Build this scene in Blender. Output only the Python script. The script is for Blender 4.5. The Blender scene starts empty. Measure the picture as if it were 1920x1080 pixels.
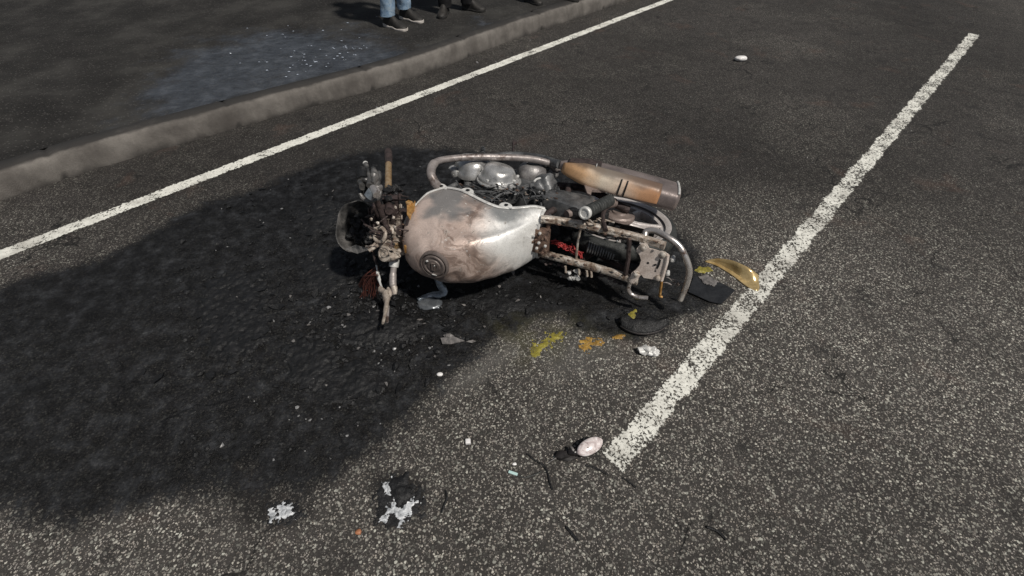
import bpy, bmesh, math, random
import numpy as np
from mathutils import Vector, Matrix, noise

R = math.radians
rnd = random.Random(7)
scene = bpy.context.scene

# ------------------------------------------------------------------ camera
F_PX, CAM_H = 871.0, 1.65                      # focal length in pixels of a 1920 wide picture, eye height
PITCH = math.atan(893 / F_PX)
cam_data = bpy.data.cameras.new('camera')
cam = bpy.data.objects.new('camera', cam_data)
scene.collection.objects.link(cam)
cam_data.sensor_width = 36
cam_data.lens = F_PX / 1920 * 36
cam_data.clip_start = 0.05
cam_data.clip_end = 3000
cam.location = (0, 0, CAM_H)
cam.rotation_euler = (math.pi / 2 - PITCH, 0, 0)
scene.camera = cam

# ------------------------------------------------------------------ light
SUN_EL, SUN_AZ = R(57), R(130)                 # azimuth clockwise from +Y
world = bpy.data.worlds.new('World')
scene.world = world
world.use_nodes = True
wn = world.node_tree
sky = wn.nodes.new('ShaderNodeTexSky')
sky.sky_type = 'NISHITA'
sky.sun_disc = False
sky.sun_elevation = SUN_EL
sky.sun_rotation = SUN_AZ
bg = wn.nodes['Background']
bg.inputs['Strength'].default_value = 0.042
hsv = wn.nodes.new('ShaderNodeHueSaturation')      # street light on night haze: a greyer sky than by day
hsv.inputs['Saturation'].default_value = 0.5
wn.links.new(sky.outputs[0], hsv.inputs['Color'])
wn.links.new(hsv.outputs[0], bg.inputs['Color'])

sun_data = bpy.data.lights.new('sun', 'SUN')
sun_data.energy = 3.6
sun_data.angle = R(3)
sun_data.color = (1.0, 0.94, 0.86)
sun = bpy.data.objects.new('sun', sun_data)
scene.collection.objects.link(sun)
sd = Vector((math.sin(SUN_AZ) * math.cos(SUN_EL), math.cos(SUN_AZ) * math.cos(SUN_EL), math.sin(SUN_EL)))
sun.rotation_euler = sd.to_track_quat('Z', 'Y').to_euler()
sun.location = (3, 0, 6)

scene.view_settings.view_transform = 'Standard'
scene.view_settings.look = 'None'
scene.view_settings.gamma = 1
scene.view_settings.exposure = 0.0

# ------------------------------------------------------------------ measuring helpers (photo pixel -> place in the world)
_fw = Vector((0, math.cos(PITCH), -math.sin(PITCH)))
_up = Vector((0, math.sin(PITCH), math.cos(PITCH)))
CAM = Vector((0, 0, CAM_H))


def ray(px, py):
    return _fw + Vector((1, 0, 0)) * ((px - 960) / F_PX) + _up * ((540 - py) / F_PX)


def G(px, py, z=0.0):
    d = ray(px, py)
    return CAM + d * ((z - CAM_H) / d.z)


# pose of the motorcycle: it lies on its left side; local x forward, y up along the bike, z to its right (skywards)
TILT, HEAD = R(12), R(-22)
bf = Vector((-math.cos(HEAD), -math.sin(HEAD), 0))
bu = Vector((math.sin(HEAD), -math.cos(HEAD), 0)) * math.cos(TILT) + Vector((0, 0, math.sin(TILT)))
br = bf.cross(bu)
BO = G(1018, 442, 0.27) - bu * 0.75


def _toL(p):
    d = p - BO
    return Vector((d.dot(bf), d.dot(bu), d.dot(br)))


def B(px, py, z):                               # on the plane z = const of the bike
    d = ray(px, py)
    t = (BO + br * z - CAM).dot(br) / d.dot(br)
    return _toL(CAM + d * t)


def BY(px, py, y):                              # on the plane y = const of the bike
    d = ray(px, py)
    t = (BO + bu * y - CAM).dot(bu) / d.dot(bu)
    return _toL(CAM + d * t)


def BG(px, py, z):                              # at a height over the road
    return _toL(G(px, py, z))


# ------------------------------------------------------------------ materials
class NT:
    def __init__(self, name):
        self.m = bpy.data.materials.new(name)
        self.m.use_nodes = True
        self.t = self.m.node_tree
        self.b = self.t.nodes['Principled BSDF']
        self.out = self.t.nodes['Material Output']

    def n(self, typ, **kw):
        nd = self.t.nodes.new(typ)
        for k, v in kw.items():
            if k.startswith('i_'):
                key = k[2:]
                nd.inputs[int(key) if key.isdigit() else key.replace('_', ' ')].default_value = v
            else:
                setattr(nd, k, v)
        return nd

    def l(self, a, b):
        self.t.links.new(a, b)

    def pos(self):
        if not hasattr(self, '_p'):
            self._p = self.n('ShaderNodeTexCoord').outputs['Object']
        return self._p

    def noise(self, scale, detail=4, rough=.55, vec=None, dist=0.0):
        nd = self.n('ShaderNodeTexNoise')
        nd.inputs['Scale'].default_value = scale
        nd.inputs['Detail'].default_value = detail
        nd.inputs['Roughness'].default_value = rough
        nd.inputs['Distortion'].default_value = dist
        self.l(vec or self.pos(), nd.inputs['Vector'])
        return nd.outputs['Fac']

    def ramp(self, fac, stops, interp='LINEAR'):
        nd = self.n('ShaderNodeValToRGB')
        nd.color_ramp.interpolation = interp
        cr = nd.color_ramp
        while len(cr.elements) < len(stops):
            cr.elements.new(0.5)
        for e, (p, c) in zip(cr.elements, stops):
            e.position = p
            e.color = (*c, 1) if isinstance(c, tuple) else (c, c, c, 1)
        self.l(fac, nd.inputs['Fac'])
        return nd.outputs['Color']

    def math(self, op, a, b=None, clamp=False):
        nd = self.n('ShaderNodeMath', operation=op, use_clamp=clamp)
        for i, v in enumerate((a, b)):
            if v is None:
                continue
            if isinstance(v, (int, float)):
                nd.inputs[i].default_value = v
            else:
                self.l(v, nd.inputs[i])
        return nd.outputs[0]

    def sstep(self, v, lo, hi, a=0.0, b=1.0):
        nd = self.n('ShaderNodeMapRange', interpolation_type='SMOOTHSTEP')
        self.l(v, nd.inputs[0])
        for i, x in enumerate((lo, hi, a, b)):
            nd.inputs[i + 1].default_value = x
        return nd.outputs[0]

    def mix(self, fac, a, b, blend='MIX'):
        nd = self.n('ShaderNodeMix', data_type='RGBA', blend_type=blend)
        if isinstance(fac, (int, float)):
            nd.inputs[0].default_value = fac
        else:
            self.l(fac, nd.inputs[0])
        for i, v in ((6, a), (7, b)):
            if isinstance(v, tuple):
                nd.inputs[i].default_value = (*v, 1)
            else:
                self.l(v, nd.inputs[i])
        return nd.outputs[2]

    def attr(self, name):
        return self.n('ShaderNodeAttribute', attribute_name=name).outputs['Fac']

    def bump(self, h, dist, strength=1.0, prev=None):
        nd = self.n('ShaderNodeBump')
        nd.inputs['Distance'].default_value = dist
        nd.inputs['Strength'].default_value = strength
        self.l(h, nd.inputs['Height'])
        if prev is not None:
            self.l(prev, nd.inputs['Normal'])
        return nd.outputs['Normal']

    def set(self, **kw):
        for k, v in kw.items():
            s = self.b.inputs[k.replace('_', ' ')]
            if isinstance(v, tuple):
                s.default_value = (*v, 1)
            elif isinstance(v, (int, float)):
                s.default_value = v
            else:
                self.l(v, s)


def worn(name, cols, rough=(.4, .7), metal=0.0, scale=14, fine=90, bump=.0015, spec=.5, dirt=None, dist=.6):
    """burnt / weathered surface: colours spread by two noises, uneven gloss, fine relief, optional dark soot specks"""
    k = NT(name)
    a = k.noise(scale, 5, .6, dist=dist)
    stops = [(0.30 + 0.4 * i / max(1, len(cols) - 1), c) for i, c in enumerate(cols)]
    c = k.ramp(a, stops)
    f = k.noise(fine, 4, .65)
    c = k.mix(k.sstep(f, .35, .7, 0, .35), c, (cols[0][0] * .35, cols[0][1] * .33, cols[0][2] * .32))
    if dirt:
        d = k.noise(scale * .6, 6, .7)
        c = k.mix(k.sstep(d, dirt[0], dirt[0] + .12), c, dirt[1])
    k.set(Base_Color=c, Metallic=metal, Roughness=k.sstep(f, .3, .7, rough[0], rough[1]))
    k.b.inputs['Specular IOR Level'].default_value = spec
    h = k.math('ADD', f, k.math('MULTIPLY', a, 2.0))
    k.set(Normal=k.bump(h, bump, .8))
    return k.m


def plain(name, col, rough=.5, metal=0.0, fine=60, var=.35, bump=.0006, spec=.5):
    return worn(name, [tuple(x * (1 - var) for x in col), col, tuple(min(1, x * (1 + var * .5)) for x in col)],
                (rough * .8, min(1, rough * 1.25)), metal, 20, fine, bump, spec)


M = {}
M['rail'] = worn('burnt_rail_steel', [(.15, .10, .07), (.36, .29, .23), (.60, .55, .49), (.70, .67, .62)], (.45, .75), .25, 30, 160, .002, dirt=(.56, (.09, .065, .052)))
M['rust'] = worn('rusty_steel', [(.05, .035, .03), (.16, .10, .075), (.30, .21, .15)], (.5, .8), .2, 45, 220, .004)
M['plate'] = worn('heat_bleached_steel', [(.50, .42, .37), (.70, .61, .55), (.78, .71, .65)], (.4, .65), .15, 18, 150, .0008, dirt=(.57, (.17, .11, .085)))
M['chrome'] = worn('dulled_chrome', [(.45, .41, .39), (.6, .57, .55), (.7, .66, .62)], (.2, .4), .75, 25, 120, .0006, dirt=(.53, (.16, .11, .09)))
M['bar'] = worn('sooted_tube', [(.20, .17, .16), (.34, .31, .30), (.42, .38, .36)], (.35, .55), .35, 16, 140, .0008, dirt=(.52, (.09, .065, .055)))
M['alloy'] = worn('cast_alloy', [(.28, .28, .28), (.52, .52, .51), (.72, .72, .71)], (.24, .42), .6, 13, 130, .001, dirt=(.58, (.10, .10, .10)))
M['alloy_dark'] = worn('sooted_cast_alloy', [(.04, .042, .045), (.13, .135, .14), (.24, .24, .24)], (.35, .6), .4, 16, 120, .0015)
M['char'] = worn('charred_black', [(.0035, .0036, .004), (.009, .0095, .0105), (.020, .0205, .022)], (.35, .7), .0, 30, 150, .004, spec=.4)
M['char_brown'] = worn('charred_brown', [(.02, .014, .013), (.05, .035, .033), (.085, .06, .058)], (.5, .8), .1, 30, 150, .003)
M['tan'] = worn('bleached_cast_bracket', [(.22, .17, .14), (.38, .33, .28), (.52, .47, .41)], (.45, .7), .15, 30, 160, .002, dirt=(.58, (.09, .065, .055)))
M['gold'] = worn('heat_tinted_stanchion', [(.45, .28, .13), (.62, .43, .24), (.70, .54, .36)], (.2, .35), .6, 20, 100, .0004, dirt=(.66, (.08, .06, .05)))
M['orange'] = worn('orange_heat_tinted_bracket', [(.25, .12, .03), (.50, .27, .08), (.62, .42, .2)], (.4, .6), .3, 40, 160, .002, dirt=(.58, (.03, .02, .018)))
M['red_wire'] = plain('red_wire', (.36, .03, .03), .6)
M['copper'] = plain('bare_copper', (.12, .042, .032), .5, .3)
M['white_metal'] = worn('white_ash_metal', [(.45, .45, .44), (.66, .66, .64), (.78, .78, .76)], (.4, .6), .2, 40, 160, .001)
M['rubber'] = worn('burnt_rubber', [(.012, .013, .013), (.03, .033, .032), (.055, .058, .055)], (.5, .8), 0, 40, 200, .002)
M['black_plastic'] = worn('black_plastic', [(.010, .009, .009), (.02, .017, .017), (.035, .027, .026)], (.5, .75), 0, 18, 100, .001)
M['grey_bowl'] = worn('sooted_glassy_shell', [(.02, .02, .02), (.06, .06, .06), (.14, .135, .13), (.24, .23, .225)], (.25, .5), .2, 16, 90, .002)
M['wheel'] = worn('sooted_wheel_alloy', [(.42, .39, .37), (.60, .56, .54), (.74, .70, .68)], (.35, .55), .25, 12, 110, .0008)
M['hub'] = worn('brown_heated_hub', [(.13, .10, .09), (.26, .21, .19), (.36, .30, .27)], (.4, .6), .3, 14, 100, .001)
M['cap'] = worn('scorched_cap', [(.11, .09, .082), (.165, .137, .126), (.22, .185, .17)], (.4, .6), .3, 20, 110, .0008)
M['alloy_mid'] = worn('grey_cast_alloy', [(.12, .115, .115), (.25, .24, .24), (.36, .35, .34)], (.35, .55), .4, 16, 120, .0012, dirt=(.6, (.05, .05, .05)))
M['melt'] = worn('melted_metal', [(.13, .155, .18), (.26, .295, .33), (.44, .47, .50)], (.22, .4), .4, 26, 80, .001)
M['glint'] = plain('pale_glint', (.50, .56, .66), .12)  # bluish colour of the added pavement glints
M['puddle'] = worn('dull_melted_metal', [(.07, .078, .088), (.13, .142, .155), (.22, .235, .25)], (.2, .4), .4, 26, 80, .001)
M['bead'] = worn('ashy_bead', [(.16, .16, .16), (.30, .30, .30), (.55, .55, .56)], (.15, .4), .3, 30, 90, .0005)
M['denim'] = worn('faded_denim', [(.12, .20, .32), (.28, .40, .54), (.50, .60, .68)], (.8, .95), 0, 16, 260, .002, .2)
M['dark_cloth'] = worn('dark_cloth', [(.010, .010, .011), (.018, .018, .019), (.028, .027, .028)], (.8, .95), 0, 14, 260, .002, .2)
M['navy_cloth'] = worn('navy_cloth', [(.010, .012, .022), (.018, .02, .032), (.025, .028, .04)], (.8, .95), 0, 14, 260, .002, .2)
M['shoe'] = worn('black_shoe', [(.010, .009, .008), (.018, .016, .014), (.028, .025, .022)], (.55, .75), 0, 30, 220, .001)
M['sole'] = plain('white_sole', (.62, .58, .54), .6)
M['dark_sole'] = plain('dark_sole', (.02, .019, .018), .7)
M['skin'] = plain('skin', (.36, .21, .15), .5)
M['hair'] = plain('dark_hair', (.015, .011, .009), .5)
M['white_chip'] = plain('white_chip', (.80, .79, .78), .4, var=.12)
M['grey_chip'] = plain('grey_chip', (.24, .24, .235), .45)
M['orange_chip'] = plain('orange_chip', (.42, .18, .09), .5)
M['cyan'] = plain('pale_cyan_plastic', (.50, .70, .68), .35, var=.1)
M['yellow'] = worn('yellow_melt', [(.09, .08, .03), (.27, .235, .035), (.40, .35, .09)], (.3, .55), 0, 22, 120, .003)
M['amber'] = worn('amber_melt', [(.14, .085, .03), (.34, .20, .04), (.52, .34, .08)], (.3, .55), 0, 22, 120, .003)
M['ash'] = worn('white_ash', [(.10, .11, .12), (.56, .59, .62), (.90, .92, .94)], (.25, .5), 0, 50, 140, .004)
M['grey_plastic'] = worn('sooty_grey_plastic', [(.05, .05, .05), (.16, .15, .145), (.26, .25, .24)], (.35, .6), 0, 24, 120, .002)
M['bronze'] = worn('bronze_paint', [(.42, .27, .10), (.62, .46, .22), (.86, .66, .34)], (.12, .22), .55, 6, 60, .0003)
M['lens_housing'] = plain('black_indicator_housing', (.016, .014, .014), .3)
M['smoke_plate'] = worn('smoked_plastic', [(.012, .013, .014), (.022, .023, .025), (.034, .036, .038)], (.10, .25), 0, 10, 80, .0005)


def tank_material():
    k = NT('burnt_tank_steel')
    p = k.pos()
    xyz = k.n('ShaderNodeSeparateXYZ')
    k.l(p, xyz.inputs[0])
    warp = k.n('ShaderNodeTexNoise', i_Scale=5.0, i_Detail=3.0)
    k.l(p, warp.inputs['Vector'])
    wp = k.n('ShaderNodeVectorMath', operation='MULTIPLY_ADD')
    k.l(warp.outputs['Color'], wp.inputs[0])
    wp.inputs[1].default_value = (.22, .22, .22)
    k.l(p, wp.inputs[2])
    wx = k.n('ShaderNodeSeparateXYZ')
    k.l(wp.outputs[0], wx.inputs[0])
    # brown scorched front, bare metal at the rear whitened by painted reflection, blue-grey heat band along the right flank
    swirl = k.noise(8, 6, .58, wp.outputs[0], 1.6)
    brown = k.ramp(swirl, [(.32, (.15, .108, .090)), (.45, (.29, .215, .18)), (.54, (.50, .395, .345)), (.63, (.40, .31, .265)), (.74, (.25, .19, .165))])
    pale = k.ramp(swirl, [(.3, (.66, .66, .64)), (.5, (.80, .80, .78)), (.7, (.86, .86, .84))])
    fac = k.math('ADD', k.math('MULTIPLY', wx.outputs['X'], -1.0), k.math('MULTIPLY', wx.outputs['Z'], .55))
    c = k.mix(k.sstep(fac, -.27, -.12), brown, pale)
    pinkm = k.math('MULTIPLY', k.sstep(wx.outputs['Z'], .04, .17), k.sstep(wx.outputs['X'], .40, .52))
    c = k.mix(k.math('MULTIPLY', pinkm, .8), c, (.68, .56, .50))
    band = k.sstep(wx.outputs['Z'], .225, .262)
    c = k.mix(k.math('MULTIPLY', band, .85), c, (.175, .185, .19))
    dark_refl = k.noise(3.2, 5, .6, wp.outputs[0], .8)
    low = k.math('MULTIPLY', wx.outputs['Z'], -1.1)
    c = k.mix(k.sstep(k.math('ADD', dark_refl, low), .42, .66, 0, .82), c, (.092, .075, .069))  # dark ground reflection painted into the colour, stronger on the low side
    fl = k.noise(30, 8, .8)
    c = k.mix(k.math('MULTIPLY', k.sstep(fl, .58, .66), k.sstep(fac, -.5, -.25)), c, (.74, .73, .70))
    gr = k.noise(180, 3, .6)
    c = k.mix(k.sstep(gr, .4, .75, 0, .25), c, (.10, .09, .085))
    bl = k.noise(19, 9, .78, None, .4)              # blistered, flaking scale with hard edges
    c = k.mix(k.sstep(bl, .625, .65, 0, .65), c, (.075, .058, .05))
    c = k.mix(k.math('MULTIPLY', k.sstep(bl, .605, .625), k.sstep(bl, .65, .635, 0, .6)), c, (.62, .58, .53))
    ru = k.noise(34, 8, .75)
    c = k.mix(k.sstep(ru, .63, .70, 0, .45), c, (.21, .115, .07))
    k.set(Base_Color=c, Metallic=.25, Roughness=k.math('ADD', k.sstep(swirl, .3, .7, .34, .50), k.sstep(bl, .60, .65, 0, .25)))
    h = k.math('ADD', k.math('MULTIPLY', swirl, 2.2), k.math('MULTIPLY', gr, .15))
    h = k.math('ADD', h, k.sstep(bl, .60, .65, 0, .35))
    k.set(Normal=k.bump(h, .004, .5))
    return k.m


def shield_material():
    k = NT('heat_tinted_shield')
    xyz = k.n('ShaderNodeSeparateXYZ')
    k.l(k.pos(), xyz.inputs[0])
    nz = k.noise(10, 4, .6)
    t = k.math('ADD', xyz.outputs['X'], k.math('MULTIPLY', nz, .12))
    t = k.n('ShaderNodeMapRange', i_1=-.46, i_2=.16).outputs[0] if False else k.sstep(t, -.46, .18)
    c = k.ramp(t, [(0.0, (.46, .23, .11)), (.16, (.62, .36, .21)), (.34, (.80, .65, .52)), (.56, (.88, .77, .62)), (.76, (.78, .49, .27)), (1, (.50, .28, .13))])  # heat tint; the cream middle also holds a painted highlight
    f = k.noise(150, 4, .7)
    sz = k.math('ADD', xyz.outputs['Z'], k.math('MULTIPLY', k.math('SUBTRACT', nz, .5), .05))
    c = k.mix(k.sstep(k.math('SUBTRACT', sz, k.math('MULTIPLY', xyz.outputs['X'], .12)), .226, .262, 0, .85), c, (.085, .07, .062))  # shade of the upper side painted into the colour
    c = k.mix(k.sstep(f, .42, .7, 0, .25), c, (.14, .10, .07))
    k.set(Base_Color=c, Metallic=.12, Roughness=k.sstep(f, .3, .7, .3, .5), Normal=k.bump(f, .0006, .6))
    return k.m


def muffler_material():
    k = NT('heated_muffler_steel')
    nz = k.noise(6, 4, .6)
    c = k.ramp(nz, [(.3, (.12, .10, .096)), (.5, (.24, .20, .19)), (.7, (.34, .285, .27))])
    f = k.noise(150, 4, .7)
    c = k.mix(k.sstep(f, .42, .7, 0, .35), c, (.05, .04, .038))
    k.set(Base_Color=c, Metallic=.4, Roughness=k.sstep(f, .3, .7, .38, .6), Normal=k.bump(f, .0006, .6))
    return k.m


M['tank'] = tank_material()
M['shield'] = shield_material()
M['muffler'] = muffler_material()


def road_material():
    k = NT('worn_asphalt')
    p = k.pos()
    wn_ = k.n('ShaderNodeTexNoise', i_Scale=110.0, i_Detail=3.0)
    k.l(p, wn_.inputs['Vector'])
    wv = k.n('ShaderNodeVectorMath', operation='MULTIPLY_ADD')
    k.l(wn_.outputs['Color'], wv.inputs[0])
    wv.inputs[1].default_value = (.011, .011, .011)
    k.l(p, wv.inputs[2])

    def stones(scale, present, lo, hi):
        v = k.n('ShaderNodeTexVoronoi', feature='F1')
        v.inputs['Scale'].default_value = scale
        k.l(wv.outputs[0], v.inputs['Vector'])
        s = k.n('ShaderNodeSeparateColor')
        k.l(v.outputs['Color'], s.inputs[0])
        here = k.math('GREATER_THAN', s.outputs[0], present)
        size = k.math('ADD', k.math('MULTIPLY', s.outputs[1], .42), .30)
        m = k.math('SUBTRACT', size, v.outputs['Distance'])
        m = k.sstep(m, lo, hi)
        m = k.math('MULTIPLY', m, here)
        return m, s.outputs[2], s.outputs[1]
    m1, c1, h1 = stones(122, .20, 0, .16)
    m2, c2, h2 = stones(190, .30, 0, .14)
    big = k.noise(1.1, 4, .55)
    mid = k.noise(9, 4, .6)
    tar = k.ramp(mid, [(.3, (.026, .0243, .0226)), (.7, (.050, .0466, .0436))])
    s1 = k.ramp(c1, [(0, (.035, .033, .030)), (.4, (.085, .079, .073)), (.66, (.19, .178, .163)), (.86, (.34, .32, .292)), (1, (.56, .53, .48))])
    tint = k.ramp(h1, [(0, (1, .93, .88)), (.5, (1, 1, .97)), (1, (.93, 1, .98))])
    s1 = k.mix(1.0, s1, tint, 'MULTIPLY')
    s2 = k.ramp(c2, [(0, (.03, .028, .026)), (.5, (.10, .094, .087)), (1, (.40, .375, .345))])
    c = k.mix(k.math('MULTIPLY', m2, .9), tar, s2)
    c = k.mix(m1, c, s1)
    # tar patches over the stones, plus lamp falloff painted as a darkening far road
    far_dim = k.attr('far_dim')
    tar_dim = k.math('ADD', far_dim, k.math('MULTIPLY', k.math('SUBTRACT', big, .47), 2.2), True)
    c = k.mix(k.math('MULTIPLY', tar_dim, .78), c, k.ramp(mid, [(.3, (.010, .0090, .0088)), (.7, (.022, .0200, .0196))]))
    tr = k.noise(.55, 3, .5)
    c = k.mix(1.0, c, k.ramp(tr, [(.36, (.84, .83, .82)), (.5, (1.18, 1.17, 1.16)), (.62, (1.38, 1.37, 1.36))]), 'MULTIPLY')
    oil = k.noise(4.2, 6, .68)
    c = k.mix(k.sstep(oil, .57, .68, 0, .62), c, (.016, .0155, .0155))
    rus = k.noise(2.6, 5, .6, None, .5)
    c = k.mix(k.sstep(rus, .58, .72, 0, .16), c, (.16, .09, .065))
    cw = k.n('ShaderNodeTexNoise', i_Scale=6.0, i_Detail=5.0)
    k.l(p, cw.inputs['Vector'])
    cv = k.n('ShaderNodeVectorMath', operation='MULTIPLY_ADD')
    k.l(cw.outputs['Color'], cv.inputs[0])
    cv.inputs[1].default_value = (.30, .30, .30)
    k.l(p, cv.inputs[2])
    cr = k.n('ShaderNodeTexVoronoi', feature='DISTANCE_TO_EDGE', i_Scale=1.5)
    k.l(cv.outputs[0], cr.inputs['Vector'])
    crk = k.math('MULTIPLY', k.sstep(cr.outputs['Distance'], .012, .003), k.sstep(k.noise(1.7, 4, .6), .50, .60))
    c = k.mix(k.math('MULTIPLY', crk, .85), c, (.008, .008, .008))
    dust = k.attr('dust')
    dn = k.math('MULTIPLY', dust, k.sstep(k.noise(14, 5, .65), .3, .7, .35, 1))
    c = k.mix(k.math('MULTIPLY', dn, .8), c, (.135, .132, .124))
    soot = k.attr('soot')
    sn = k.noise(13, 10, .74)
    sf = k.sstep(k.math('ADD', soot, k.math('MULTIPLY', k.math('ADD', k.math('SUBTRACT', sn, .5), k.math('SUBTRACT', k.noise(3.4, 6, .7), .5)), 1.15)), .22, .78)
    sc = k.ramp(sn, [(.36, (.0012, .0012, .0014)), (.45, (.0042, .0045, .0052)), (.53, (.0105, .0114, .0132)), (.61, (.024, .026, .0295)), (.70, (.052, .055, .060))])
    c = k.mix(k.math('MULTIPLY', sf, .94), c, sc)
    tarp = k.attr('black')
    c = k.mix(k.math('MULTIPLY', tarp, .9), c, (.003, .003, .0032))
    green = k.attr('green')
    c = k.mix(k.math('MULTIPLY', k.math('MULTIPLY', green, k.sstep(k.noise(12, 5, .6), .35, .65)), .55), c, (.065, .062, .028))
    k.set(Base_Color=c)
    ro = k.math('SUBTRACT', .82, k.math('MULTIPLY', sf, k.sstep(sn, .36, .6, .46, .06)), True)
    k.set(Roughness=ro)
    k.l(k.math('SUBTRACT', .30, k.math('MULTIPLY', sf, .12)), k.b.inputs['Specular IOR Level'])
    inv = k.math('SUBTRACT', 1.0, k.math('MULTIPLY', sf, .8))
    hh = k.math('ADD', k.math('MULTIPLY', m1, .8), k.math('MULTIPLY', m2, .35))
    hh = k.math('SUBTRACT', k.math('MULTIPLY', hh, inv), crk)
    lum = k.math('MULTIPLY', k.math('MULTIPLY', k.noise(38, 6, .7), sf), 4.2)
    k.set(Normal=k.bump(k.math('ADD', hh, lum), .0035, .85))
    return k.m


def pavement_material():
    k = NT('wet_pavement')
    a = k.noise(2.2, 5, .6)
    f = k.noise(120, 4, .65)
    c = k.ramp(a, [(.36, (.007, .0066, .0062)), (.5, (.016, .0152, .0142)), (.64, (.034, .033, .0305))])
    c = k.mix(k.sstep(f, .4, .7, 0, .45), c, (.045, .0425, .040))
    wet = k.attr('wet')
    w = k.sstep(k.math('ADD', wet, k.math('MULTIPLY', k.math('SUBTRACT', k.noise(3.0, 7, .7), .5), 1.7)), .25, .85)
    c = k.mix(k.math('MULTIPLY', w, .7), c, k.ramp(k.noise(9, 8, .72), [(.34, (.020, .023, .029)), (.52, (.046, .053, .066)), (.68, (.095, .106, .126))]))  # blue sheen of the wet patch painted into the base colour
    grit = k.n('ShaderNodeTexVoronoi', i_Scale=70.0)
    k.l(k.pos(), grit.inputs['Vector'])
    gs = k.n('ShaderNodeSeparateColor')
    k.l(grit.outputs['Color'], gs.inputs[0])
    gm = k.math('MULTIPLY', k.math('GREATER_THAN', gs.outputs[0], .82), k.sstep(grit.outputs['Distance'], .45, .25))
    c = k.mix(k.math('MULTIPLY', gm, .5), c, (.12, .115, .108))
    k.set(Base_Color=c, Roughness=k.math('SUBTRACT', .9, k.math('MULTIPLY', w, .6)))
    k.b.inputs['Specular IOR Level'].default_value = .3
    xyz = k.n('ShaderNodeMapping')
    k.l(k.pos(), xyz.inputs['Vector'])
    xyz.inputs['Scale'].default_value = (8, 22, 8)
    rip = k.noise(1.0, 4, .6, xyz.outputs[0])
    h = k.math('ADD', k.math('MULTIPLY', f, .6), k.math('MULTIPLY', rip, 3.0))
    k.set(Normal=k.bump(h, .0045, .8))
    return k.m


def kerb_material():
    k = NT('dirty_concrete')
    a = k.noise(5, 5, .65)
    mp = k.n('ShaderNodeMapping')
    k.l(k.pos(), mp.inputs['Vector'])
    mp.inputs['Scale'].default_value = (6, 6, 1.5)
    drip = k.noise(1.0, 5, .6, mp.outputs[0])
    c = k.ramp(a, [(.3, (.085, .077, .070)), (.5, (.145, .133, .121)), (.7, (.205, .19, .173))])
    c = k.mix(k.sstep(drip, .42, .70, 0, .55), c, (.055, .048, .043))
    f = k.noise(160, 4, .7)
    c = k.mix(k.sstep(f, .4, .7, 0, .3), c, (.05, .045, .04))
    g = k.attr('grime')
    c = k.mix(k.math('MULTIPLY', k.sstep(k.math('ADD', g, k.math('MULTIPLY', k.math('SUBTRACT', k.noise(3.5, 5, .65), .5), 1.3)), .25, .85), .92), c, (.024, .022, .0205))
    k.set(Base_Color=c, Roughness=.85, Normal=k.bump(k.math('ADD', f, k.math('MULTIPLY', a, 3.0)), .004, .8))
    return k.m


def paint_material(name, wear, fine, patch):
    k = NT(name)
    a = k.noise(fine, 5, .7)
    b = k.noise(9, 4, .6)
    e = k.attr('edge')
    c = k.ramp(k.noise(20, 4, .6), [(.3, (.60, .60, .55)), (.55, (.74, .74, .68)), (.75, (.82, .82, .76))])
    fade = k.noise(70, 4, .7)
    c = k.mix(k.sstep(fade, .5, .75, 0, .6), c, (.22, .21, .19))
    c = k.mix(k.sstep(k.noise(3.2, 5, .65), .48, .68, 0, .5), c, (.26, .245, .22))
    v = k.math('ADD', k.math('MULTIPLY', k.math('SUBTRACT', a, .5), 1.7), k.math('MULTIPLY', k.math('SUBTRACT', b, .5), patch))
    v = k.math('ADD', v, e)
    al = k.sstep(v, wear, wear + .10)
    k.set(Base_Color=c, Roughness=.7, Alpha=al, Normal=k.bump(a, .002, .7))
    return k.m


M['road'] = road_material()
M['pavement'] = pavement_material()
M['kerb'] = kerb_material()
M['edge_paint'] = paint_material('edge_line_paint', .25, 75, 1.0)
M['dash_paint'] = paint_material('lane_line_paint', .36, 90, .8)


def clear_lens():
    k = NT('frosted_lens')
    f = k.noise(34, 6, .7, dist=.8)
    c = k.ramp(f, [(.34, (.30, .24, .235)), (.46, (.60, .53, .52)), (.56, (.78, .73, .72)), (.7, (.86, .83, .82))])
    k.set(Base_Color=c, Roughness=.16)
    k.b.inputs['Coat Weight'].default_value = .6
    k.b.inputs['Subsurface Weight'].default_value = .15
    k.b.inputs['Subsurface Radius'].default_value = (.01, .008, .008)
    return k.m


M['lens'] = clear_lens()


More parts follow.
